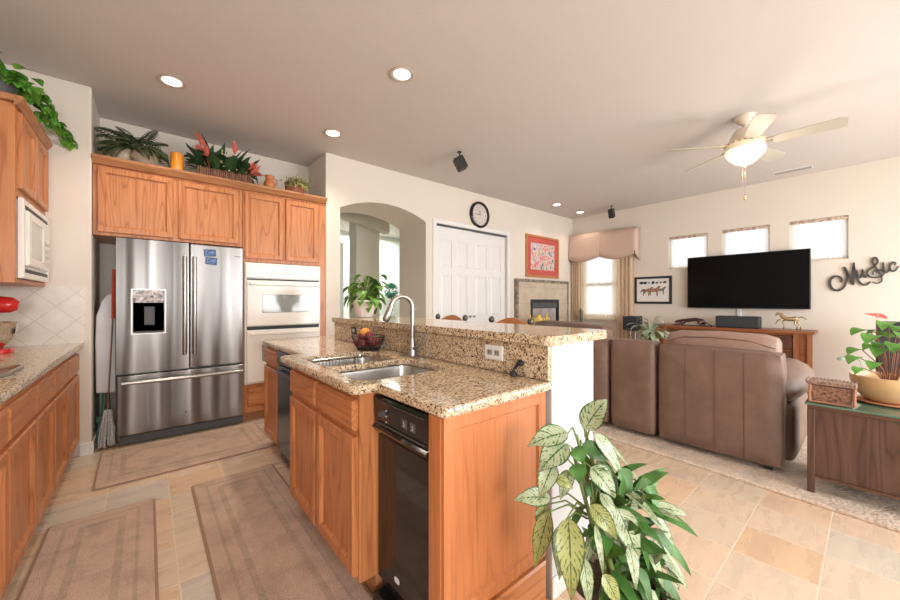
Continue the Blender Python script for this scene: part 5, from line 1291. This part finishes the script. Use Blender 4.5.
# fireplace
t = thing('fireplace', 'tan tiled fireplace surround with black firebox on the back wall', 'fireplace', (5.85, 4.1, 0))
FX0, FX1, FZ = 5.02, 6.70, 1.655
ox0, ox1, oz0, oz1 = 5.42, 6.33, .62, 1.28
bm = new()
y0_, y1_ = 4.10, 4.159
box(bm, FX0+.055, ox0, y0_, y1_, 0, FZ-.055); box(bm, ox1, FX1-.055, y0_, y1_, 0, FZ-.055); box(bm, ox0, ox1, y0_, y1_, oz1, FZ-.055); box(bm, ox0, ox1, y0_, y1_, 0, oz0)
obj('surround', bm, 'firestone', t)
bm = new(); box(bm, FX0, FX0+.055, y0_-.006, y1_, 0, FZ, .003); box(bm, FX1-.055, FX1, y0_-.006, y1_, 0, FZ, .003); box(bm, FX0+.055, FX1-.055, y0_-.006, y1_, FZ-.055, FZ, .003); obj('mosaic_border', bm, 'mosaic', t, label='dark mosaic border')
bm = new(); loops(bm, face_map('-y', 4.12), ox0, ox1, oz0, oz1, [(0, -.02), (0, .035), (.05, .035), (.055, .0), (.07, -.018)]); fb = obj('firebox', bm, 'blackmatte', t)
bm = new(); box(bm, ox0+.06, ox1-.06, 4.098, 4.102, oz1-.16, oz1-.06)
for k in range(5): box(bm, ox0+.06, ox1-.06, 4.092, 4.098, oz1-.145+k*.02, oz1-.139+k*.02)
obj('louvre', bm, 'darkgrey', fb)
bm = new(); box(bm, ox0+.06, ox1-.10, 4.094, 4.10, oz0+.06, oz1-.17); obj('glass_door', bm, plain('fire_glass', (.34, .29, .27), .12, vary=.3, nscale=4, spec=.8), fb)
bm = new(); box(bm, 5.02, 6.70, 3.80, 4.09, .001, .70, .01); obj('hearth', bm, 'firestone', t)
def yellow_fig(x, kind, lab):
    t = thing('yellow_'+kind, lab, 'ornament', (x, 3.93, .70))
    if kind == 'vase':
        bm = new(); lathe(bm, [(.05, 0), (.085, .05), (.10, .13), (.075, .2), (.04, .25), (.05, .30), (.04, .3), (.03, .25)], (x, 3.93, .701)); obj('body', bm, 'yellow', t, 60)
        bm = new(); 
        for s in (-1, 1): tube(bm, [(x+s*.045, 3.93, .94), (x+s*.11, 3.93, .93), (x+s*.12, 3.93, .86), (x+s*.09, 3.93, .82)], .012, 8)
        obj('handle', bm, 'yellow', t, 60)
    else:
        bm = new(); lathe(bm, [(.05, 0), (.07, .02), (.05, .06), (.001, .06)], (x, 3.93, .701)); obj('base', bm, 'yellow', t, 60)
        bm = new()
        for dx_, h in ((0, .26), (-.07, .18), (.07, .20), (.035, .14)):
            tube(bm, [(x+dx_*.3, 3.93, .75), (x+dx_, 3.93, .80), (x+dx_, 3.93, .75+h)], [.02, .026, .014], 8)
        obj('fingers', bm, 'yellow', t, 60)
yellow_fig(5.18, 'cactus', 'small yellow branching ornament on the hearth, leftmost of three')
yellow_fig(5.43, 'vase', 'taller yellow two-handled ornament on the hearth, middle of three')
yellow_fig(5.68, 'cactus', 'yellow branching ornament on the hearth, rightmost of three')
t = thing('fireplace_tools', 'black iron fireplace tool set in the corner by the hearth', 'fireplace tools', (6.79, 3.88, 0))
bm = new(); tube(bm, [(6.79, 3.88, .01), (6.79, 3.88, 1.10)], .012); lathe(bm, [(.08, 0), (.08, .015), (.02, .03)], (6.79, 3.88, 0), 18); obj('stand', bm, 'iron', t)
for s in (-.04, .05):
    bm = new(); tube(bm, [(6.79+s*.9, 3.87, .25), (6.79+s*.9, 3.87, 1.0), (6.79+s*1.4, 3.87, 1.03), (6.79+s*.6, 3.88, 1.06)], .008); obj('tool', bm, 'iron', t)
# clock
t = thing('wall_clock', 'round wall clock with a thick black rim above the closet doors', 'clock', (4.14, 4.16, 2.49))
CZ = 2.655; CXk = 4.135; CR = .215
def yl(bm, prof, c, seg=40):
    lathe(bm, prof, (0, 0, 0), seg); bmesh.ops.rotate(bm, verts=bm.verts, cent=(0, 0, 0), matrix=Matrix.Rotation(R(90), 3, 'X')); bmesh.ops.translate(bm, vec=c, verts=bm.verts)
bm = new(); yl(bm, [(CR, 0), (CR, .03), (CR-.012, .045), (CR-.035, .045), (CR-.045, .025), (CR-.045, .0)], (CXk, 4.159, CZ)); obj('rim', bm, 'blackgloss', t, 60)
bm = new(); yl(bm, [(CR-.044, .0), (CR-.044, .018), (.001, .018)], (CXk, 4.159, CZ)); obj('dial', bm, plain('dial_paper', (.66, .58, .54), .5, vary=.1), t)
nb = new()
for h in range(1, 13):
    a = R(90-30*h); cx_, cz_ = CXk+math.cos(a)*.128, CZ+math.sin(a)*.128
    tb = text_bm(str(h), .04, lambda p, q, r: (cx_+p, 4.140, cz_+q)); me = bpy.data.meshes.new('x'); tb.to_mesh(me); tb.free(); nb.from_mesh(me); bpy.data.meshes.remove(me)
obj('numerals', nb, 'blackmatte', t, fix=False)
bm = new(); box(bm, CXk-.10, CXk+.02, 4.132, 4.134, CZ-.003, CZ+.004); obj('minute_hand', bm, 'blackmatte', t)
bm = new(); box(bm, CXk-.005, CXk+.004, 4.135, 4.137, CZ-.01, CZ+.065); obj('hour_hand', bm, 'blackmatte', t)
# switch on arch jamb
t = thing('light_switch', 'almond light switch plate inside the arch opening', 'light switch', (3.06, 4.47, 1.13))
bm = new(); loops(bm, face_map('-x', 3.06), 4.38, 4.58, 1.07, 1.19, [(0, 0), (.004, .006), (.01, .006)]); obj('cover_plate', bm, plain('almond_plate', (.66, .60, .52), .4), t)
for y in (4.43, 4.53):
    bm = new(); loops(bm, face_map('-x', 3.054), y-.018, y+.018, 1.10, 1.16, [(0, 0), (.002, .003), (.004, .003)]); obj('rocker', bm, 'whitepot', t)
# hall topiary
t = thing('topiary', 'teal green ball topiary on a tall white stand seen through the arch', 'plant', (5.0, 8.2, 0))
bm = new(); lathe(bm, [(.16, 0), (.16, .05), (.05, .1), (.04, .8), (.12, .9), (.12, .94)], (4.90, 8.2, 0)); obj('stand', bm, 'hallwhite', t, 60)
bm = new(); lathe(bm, [(.06, .94), (.1, 1.1), (.09, 1.12), (.08, 1.1)], (4.90, 8.2, 0)); obj('pot', bm, 'whitepot', t, 60)
bm = new(); tube(bm, [(4.90, 8.2, 1.1), (4.90, 8.2, 1.4)], .015); obj('trunk', bm, 'brownstem', t)
bm = new()
for i in range(420):
    d = rdir(-80, 90); leaf(bm, Vector((4.90, 8.2, 1.52))+d*.12, d+rdir(-30, 60)*.6, .10, .04, .3, .1, 3)
obj('foliage', bm, 'leafteal', t)

# ------------------------------------------------------------------ ceiling: downlights, speakers, vent, fan
def downlight(x, y, lab, on=True, e=55):
    t = thing('recessed_light', lab, 'ceiling light', (x, y, 3.0), group='recessed ceiling lights')
    bm = new(); lathe(bm, [(.062, -.001), (.095, -.002), (.098, -.006), (.092, -.010), (.078, -.009), (.064, -.003)], (x, y, 3.0), 32, cap=False); obj('trim_ring', bm, 'lampring', t, 60)
    bm = new(); lathe(bm, [(.001, -.004), (.062, -.004), (.062, -.0065), (.001, -.0065)], (x, y, 3.0), 24, cap=False); obj('lens', bm, 'lamp', t)
    l = bpy.data.lights.new('downlight_bulb', 'SPOT'); l.energy = e; l.spot_size = R(125); l.spot_blend = .8; l.shadow_soft_size = .07; l.color = (1, .88, .74)
    o = bpy.data.objects.new('bulb', l); COL.objects.link(o); o.parent = t; o.location = (0, 0, -.02)
downlight(.146, 3.60, 'round recessed ceiling light above the refrigerator rug')
downlight(1.496, 2.343, 'round recessed ceiling light over the island')
downlight(1.472, 3.63, 'round recessed ceiling light in front of the oven cabinet')
downlight(5.66, 3.70, 'round recessed ceiling light in front of the painting', e=20)
downlight(6.50, 3.72, 'round recessed ceiling light in the corner by the valance', e=16)
def cspeaker(x, y, rot, lab):
    t = thing('ceiling_speaker', lab, 'speaker', (x, y, 3.0), group=None)
    bm = new(); lathe(bm, [(.03, -.001), (.03, -.012), (.012, -.016)], (0, 0, 0), 16); obj('mount', bm, 'blackmatte', t, 60, world=False)
    bm = new(); tube(bm, [(0, 0, -.01), (0, 0, -.07)], .008); tube(bm, [(-.05, 0, -.07), (.05, 0, -.07)], .007); obj('bracket', bm, 'blackmatte', t, world=False)
    bm = new(); box(bm, -.055, .055, -.07, .06, -.10, .08, .012, 2)
    bmesh.ops.rotate(bm, verts=bm.verts, cent=(0, 0, 0), matrix=Matrix.Rotation(R(-28), 3, 'X')); bmesh.ops.translate(bm, vec=(0, 0, -.155), verts=bm.verts); b = obj('cabinet', bm, 'blackmatte', t, world=False)
    bm = new(); box(bm, -.048, .048, -.078, -.07, -.092, .072, .003)
    bmesh.ops.rotate(bm, verts=bm.verts, cent=(0, 0, 0), matrix=Matrix.Rotation(R(-28), 3, 'X')); bmesh.ops.translate(bm, vec=(0, 0, -.155), verts=bm.verts); obj('grille', bm, 'speakerblack', b, world=False)
    t.rotation_euler = (0, 0, rot); t.scale = (.87,)*3
cspeaker(2.79, 3.13, R(60), 'small black speaker hung from the ceiling near the arch')
cspeaker(6.50, 3.10, R(100), 'small black speaker hung from the ceiling near the window valance')
t = thing('ceiling_vent', 'white slotted air vent in the ceiling near the TV wall', 'vent', (6.58, .70, 3.0))
bm = new(); loops(bm, lambda a, b, d: (b, a, 3.0-d), .50, .89, 6.52, 6.65, [(0, 0), (0, .006), (.012, .008), (.014, .003)]); obj('frame', bm, 'white', t)
bm = new()
for k in range(6): box(bm, 6.538+k*.017, 6.546+k*.017, .515, .875, 2.989, 2.996)
obj('louvre', bm, plain('vent_grey', (.4, .38, .36), .5), t)
# fan
FCX, FCY = 4.33, .785
t = thing('ceiling_fan', 'cream five-blade ceiling fan with a glowing bowl light', 'ceiling fan', (FCX, FCY, 3.0))
bm = new(); lathe(bm, [(.085, 0), (.085, -.012), (.065, -.05), (.03, -.075), (.02, -.08)], (0, 0, 0), 28); obj('canopy', bm, 'fanpaint', t, 60, world=False)
bm = new(); tube(bm, [(0, 0, -.07), (0, 0, -.15)], .016, 12); obj('downrod', bm, 'fanpaint', t, 60, world=False)
bm = new(); lathe(bm, [(.03, -.11), (.075, -.125), (.10, -.16), (.115, -.20), (.13, -.235), (.15, -.25), (.15, -.27), (.10, -.285), (.06, -.30)], (0, 0, 0), 32); mo = obj('motor_housing', bm, 'fanpaint', t, 60, world=False)
bm = new()
for k in range(20):
    a = 2*PI*k/20; ball(bm, (.145*math.cos(a), .145*math.sin(a), -.26), .018, 1, 1, .8, 8, 6)
obj('scroll_trim', bm, 'creamflower', mo, 60, world=False)
bm = new(); lathe(bm, [(.07, -.295), (.11, -.31), (.15, -.315), (.156, -.33), (.145, -.36), (.115, -.40), (.07, -.44), (.03, -.455), (.005, -.46)], (0, 0, 0), 32); obj('glass_bowl', bm, 'fanlamp', t, 60, world=False)
bm = new(); lathe(bm, [(.018, -.455), (.016, -.465), (.006, -.48)], (0, 0, 0), 12); tube(bm, [(0, .0, -.47), (0, .0, -.76)], .002, 5); ball(bm, (0, 0, -.775), .012, 1, 1, 1.6, 8, 6)
tube(bm, [(.012, .02, -.45), (.012, .02, -.62)], .0015, 5); obj('pull_chain', bm, 'gold', t, world=False)
for k in range(5):
    a = R(-86+72*k); ca, sa = math.cos(a), math.sin(a)
    bm = new(); n = 14; top = []; bot = []
    for i in range(n+1):
        u = i/n; r_ = .20+u*.455; w = .054+.022*u; 
        if i >= n-2: w *= (1, .93, .72)[i-(n-2)]
        if i == 0: w *= .75
        row = []
        for s, zz in ((-1, .006), (1, .006), (1, 0), (-1, 0)):
            l_ = s*w; z_ = -.28+zz-l_*.24
            row.append(bm.verts.new((r_*ca-l_*sa, r_*sa+l_*ca, z_)))
        top.append(row)
    for i in range(n):
        for q in range(4): bm.faces.new((top[i][q], top[i][(q+1) % 4], top[i+1][(q+1) % 4], top[i+1][q]))
    bm.faces.new(top[0]); bm.faces.new(top[-1]); bl_ = obj('fan_blade', bm, 'blade', t, world=False)
    bm = new()
    for s in (-1, 1): tube(bm, [(.12*ca, .12*sa, -.262), (.17*ca-s*.03*sa, .17*sa+s*.03*ca, -.268-s*.006), (.25*ca-s*.015*sa, .25*sa+s*.015*ca, -.268-s*.003)], .006, 6)
    obj('blade_iron', bm, 'gold', bl_, 60, world=False)
l = bpy.data.lights.new('fan_bulb', 'POINT'); l.energy = 9; l.shadow_soft_size = .12; l.color = (1, .84, .66)
o = bpy.data.objects.new('bulb', l); COL.objects.link(o); o.parent = t; o.location = (0, 0, -.52)

# ------------------------------------------------------------------ foreground plant
PX, PY = 1.20, .56
t = thing('potted_plant', 'large variegated drooping plant in a blush pot at the island end', 'plant', (PX, PY, 0))
pot(t, [(.10, 0), (.11, .004), (.15, .26), (.16, .27), (.163, .305), (.15, .307), (.143, .27)], 'blushpot', (PX, PY, .001), 40)
bm = new(); lathe(bm, [(.001, 0), (.142, 0), (.142, .004), (.001, .004)], (PX, PY, .275), 24, cap=False); obj('soil', bm, 'soil', t)
RV = Vector((.764, -.645, 0)); FV = Vector((.645, .764, 0))    # plant axes: a = to its right, b = toward the back
def L_(a, b, z): return Vector((PX, PY, 0))+RV*a+FV*b+Vector((0, 0, z))
random.seed(21)
bs = new()
canes = [((0, 0), (-.13, 0, .80)), ((.02, 0), (-.10, .02, .84)), ((-.02, -.02), (-.14, -.03, .70)), ((.03, .01), (-.04, .01, .74)), ((.05, 0), (.03, .02, .62)), ((.0, -.03), (-.09, -.05, .60))]
for (a0, b0), (a1, b1, z1) in canes: tube(bs, [L_(a0, b0, .28), L_(a0*.5+a1*.5, b0*.5+b1*.5, .28+(z1-.28)*.5), L_(a1, b1, z1)], [.010, .008, .005], 8)
# each blade: root (right, back, height), tip (right, back, height), width, kind
blades = [
 (-0.104,0.00,0.816, -0.036,-0.02,0.923, 0.073,'v'),
 (-0.165,-0.02,0.813, -0.305,-0.04,0.775, 0.065,'v'),
 (-0.175,-0.04,0.785, -0.279,-0.08,0.710, 0.075,'v'),
 (-0.223,-0.06,0.732, -0.278,-0.09,0.634, 0.053,'v'),
 (-0.224,-0.03,0.601, -0.348,-0.03,0.597, 0.052,'v'),
 (-0.236,-0.05,0.570, -0.287,-0.06,0.394, 0.054,'y'),
 (-0.198,-0.12,0.596, -0.209,-0.18,0.392, 0.077,'y'),
 (-0.210,-0.10,0.559, -0.237,-0.16,0.437, 0.052,'v'),
 (-0.164,-0.15,0.499, -0.161,-0.19,0.375, 0.037,'v'),
 (-0.113,-0.17,0.462, -0.076,-0.19,0.381, 0.042,'y'),
 (-0.115,-0.08,0.610, -0.054,-0.13,0.533, 0.051,'y'),
 (-0.116,-0.12,0.572, -0.113,-0.17,0.453, 0.020,'v'),
 (-0.111,0.00,0.769, -0.039,-0.02,0.714, 0.050,'g'),
 (-0.071,0.00,0.803, 0.027,0.00,0.648, 0.050,'v'),
 (-0.097,-0.04,0.710, -0.037,-0.08,0.632, 0.069,'v'),
 (-0.044,0.04,0.777, 0.121,0.05,0.588, 0.039,'v'),
 (0.020,0.00,0.688, 0.040,-0.02,0.605, 0.053,'g'),
 (0.084,0.04,0.583, 0.216,0.04,0.413, 0.063,'v'),
 (0.101,0.00,0.554, 0.192,-0.01,0.433, 0.047,'v'),
 (-0.031,-0.08,0.600, 0.014,-0.12,0.460, 0.073,'v'),
 (0.129,0.02,0.467, 0.269,0.02,0.310, 0.044,'g'),
 (0.113,-0.02,0.443, 0.212,-0.03,0.335, 0.049,'v'),
 (0.062,-0.06,0.490, 0.108,-0.09,0.357, 0.044,'v'),
 (0.115,-0.04,0.359, 0.186,-0.06,0.275, 0.042,'g'),
 (0.175,-0.00,0.352, 0.202,-0.02,0.294, 0.036,'v'),
 (0.025,-0.10,0.430, 0.045,-0.14,0.344, 0.033,'g'),
 (-0.149,-0.04,0.775, -0.134,-0.07,0.734, 0.048,'g'),
 (-0.146,-0.05,0.725, -0.154,-0.09,0.681, 0.047,'g'),
 (-0.219,-0.06,0.684, -0.169,-0.08,0.660, 0.035,'y'),
 (-0.076,-0.06,0.637, -0.034,-0.10,0.550, 0.037,'v'),
 (0.097,0.05,0.623, 0.215,0.06,0.441, 0.042,'g'),
 (-0.008,0.02,0.638, 0.074,0.02,0.518, 0.044,'v'),
 (-0.158,-0.02,0.691, -0.200,-0.05,0.609, 0.042,'v'),
 (-0.173,0.04,0.715, -0.209,0.06,0.653, 0.042,'g'),
 (-0.028,0.02,0.672, 0.023,0.00,0.581, 0.040,'g'),
 (0.024,-0.02,0.526, 0.068,-0.03,0.440, 0.039,'v'),
 (0.151,0.00,0.396, 0.245,0.00,0.278, 0.034,'v'),
 (-0.030,0.05,0.711, 0.038,0.06,0.653, 0.042,'v'),
 (-0.099,-0.02,0.658, -0.072,-0.05,0.592, 0.045,'g'),
 (-0.241,-0.02,0.575, -0.262,-0.04,0.489, 0.046,'y'),
 (-0.013,-0.12,0.511, -0.018,-0.17,0.416, 0.035,'v'),
 (0.049,-0.10,0.359, 0.075,-0.13,0.317, 0.036,'v')
]
def blade(bm, p0, p1, width, uv, n=12):
    ln = (p1-p0).length; mid = (p0+p1)/2+Vector((0, 0, .16*ln))+FV*(-.06*ln)
    ctr = L_(-.05, .02, (p0.z+p1.z)/2-.05); nrm = ((p0+p1)/2-ctr).normalized()*.6-FV*.75+Vector((0, 0, .55))
    nrm = nrm+Vector((random.uniform(-.3, .3), random.uniform(-.3, .3), random.uniform(-.15, .25)))
    rows = []
    for i in range(n+1):
        t = i/n; q = p0*(1-t)**2+mid*2*t*(1-t)+p1*t*t; d = ((mid-p0)*(1-t)+(p1-mid)*t).normalized()
        side = d.cross(nrm).normalized(); nn = side.cross(d)
        w = width*.5*max(.02, math.sin(PI*(t**.72)*.985+.02))**1.05; wv = .06*width*math.sin(t*9)
        rows.append((bm.verts.new(q-side*w+nn*(w*.25+wv)), bm.verts.new(q), bm.verts.new(q+side*w+nn*(w*.25-wv)), t))
    for i in range(n):
        a = rows[i]; b = rows[i+1]
        for qd, us in (((a[0], a[1], b[1], b[0]), (0, .5, .5, 0)), ((a[1], a[2], b[2], b[1]), (.5, 1, 1, .5))):
            f = bm.faces.new(qd)
            for l, uu, tt in zip(f.loops, us, (a[3], a[3], b[3], b[3])): l[uv].uv = (uu, tt)
meshes = {'v': new(), 'y': new(), 'g': new()}; uvs = {k: m.loops.layers.uv.verify() for k, m in meshes.items()}
tops = [Vector(c[1]) for c in canes]
for a0, b0, z0, a1, b1, z1, w, kd in blades:
    p0 = L_(a0, b0, z0); p1 = L_(a1, b1, z1)
    blade(meshes[kd], p0, p1, w*1.12, uvs[kd])
    c = min(canes, key=lambda c: (c[1][0]-a0)**2+(c[1][1]-b0)**2+(c[1][2]-z0)**2*.3)[1]
    zz = min(c[2], max(.36, z0-.03)); f = (zz-.28)/(c[2]-.28)
    q0 = L_(c[0]*(.3+.7*f), c[1]*f, zz); m_ = (q0+p0)/2+Vector((0, 0, .03))
    tube(bs, [q0, m_, p0], [.0035, .003, .002], 6)
for i in range(110):
    a = random.uniform(-.12, .16); z = random.uniform(.32, .66)-.6*max(0, a)
    d = RV*random.uniform(-.4, 1)+FV*random.uniform(-.9, .7)+Vector((0, 0, random.uniform(-.4, .7)))
    kd = random.choice('ggv'); p0 = L_(a*.8, random.uniform(-.05, .08), z); blade(meshes[kd], p0, p0+d.normalized()*random.uniform(.08, .16), random.uniform(.025, .045), uvs[kd], 8)
for i in range(30): leaf(meshes['g'], L_(random.uniform(-.06, .12), random.uniform(-.08, .06), .29), RV*random.uniform(-.6, 1)+FV*random.uniform(-1, .6)+Vector((0, 0, random.uniform(.3, 1.2))), random.uniform(.10, .2), .014, 1.4, .2, 6, uv=uvs['g'])
for m in meshes.values():
    for v in m.verts:
        v.co.y = min(v.co.y, .855)
obj('stems', bs, 'stem', t, 60)
obj('variegated_foliage', meshes['v'], 'varleaf', t, 180, fix=False, label='silver and green feathered leaves')
obj('yellowing_foliage', meshes['y'], 'varleaf2', t, 180, fix=False, label='yellowing lower leaves')
obj('green_foliage', meshes['g'], 'plainleaf', t, 180, fix=False, label='plain glossy green leaves')
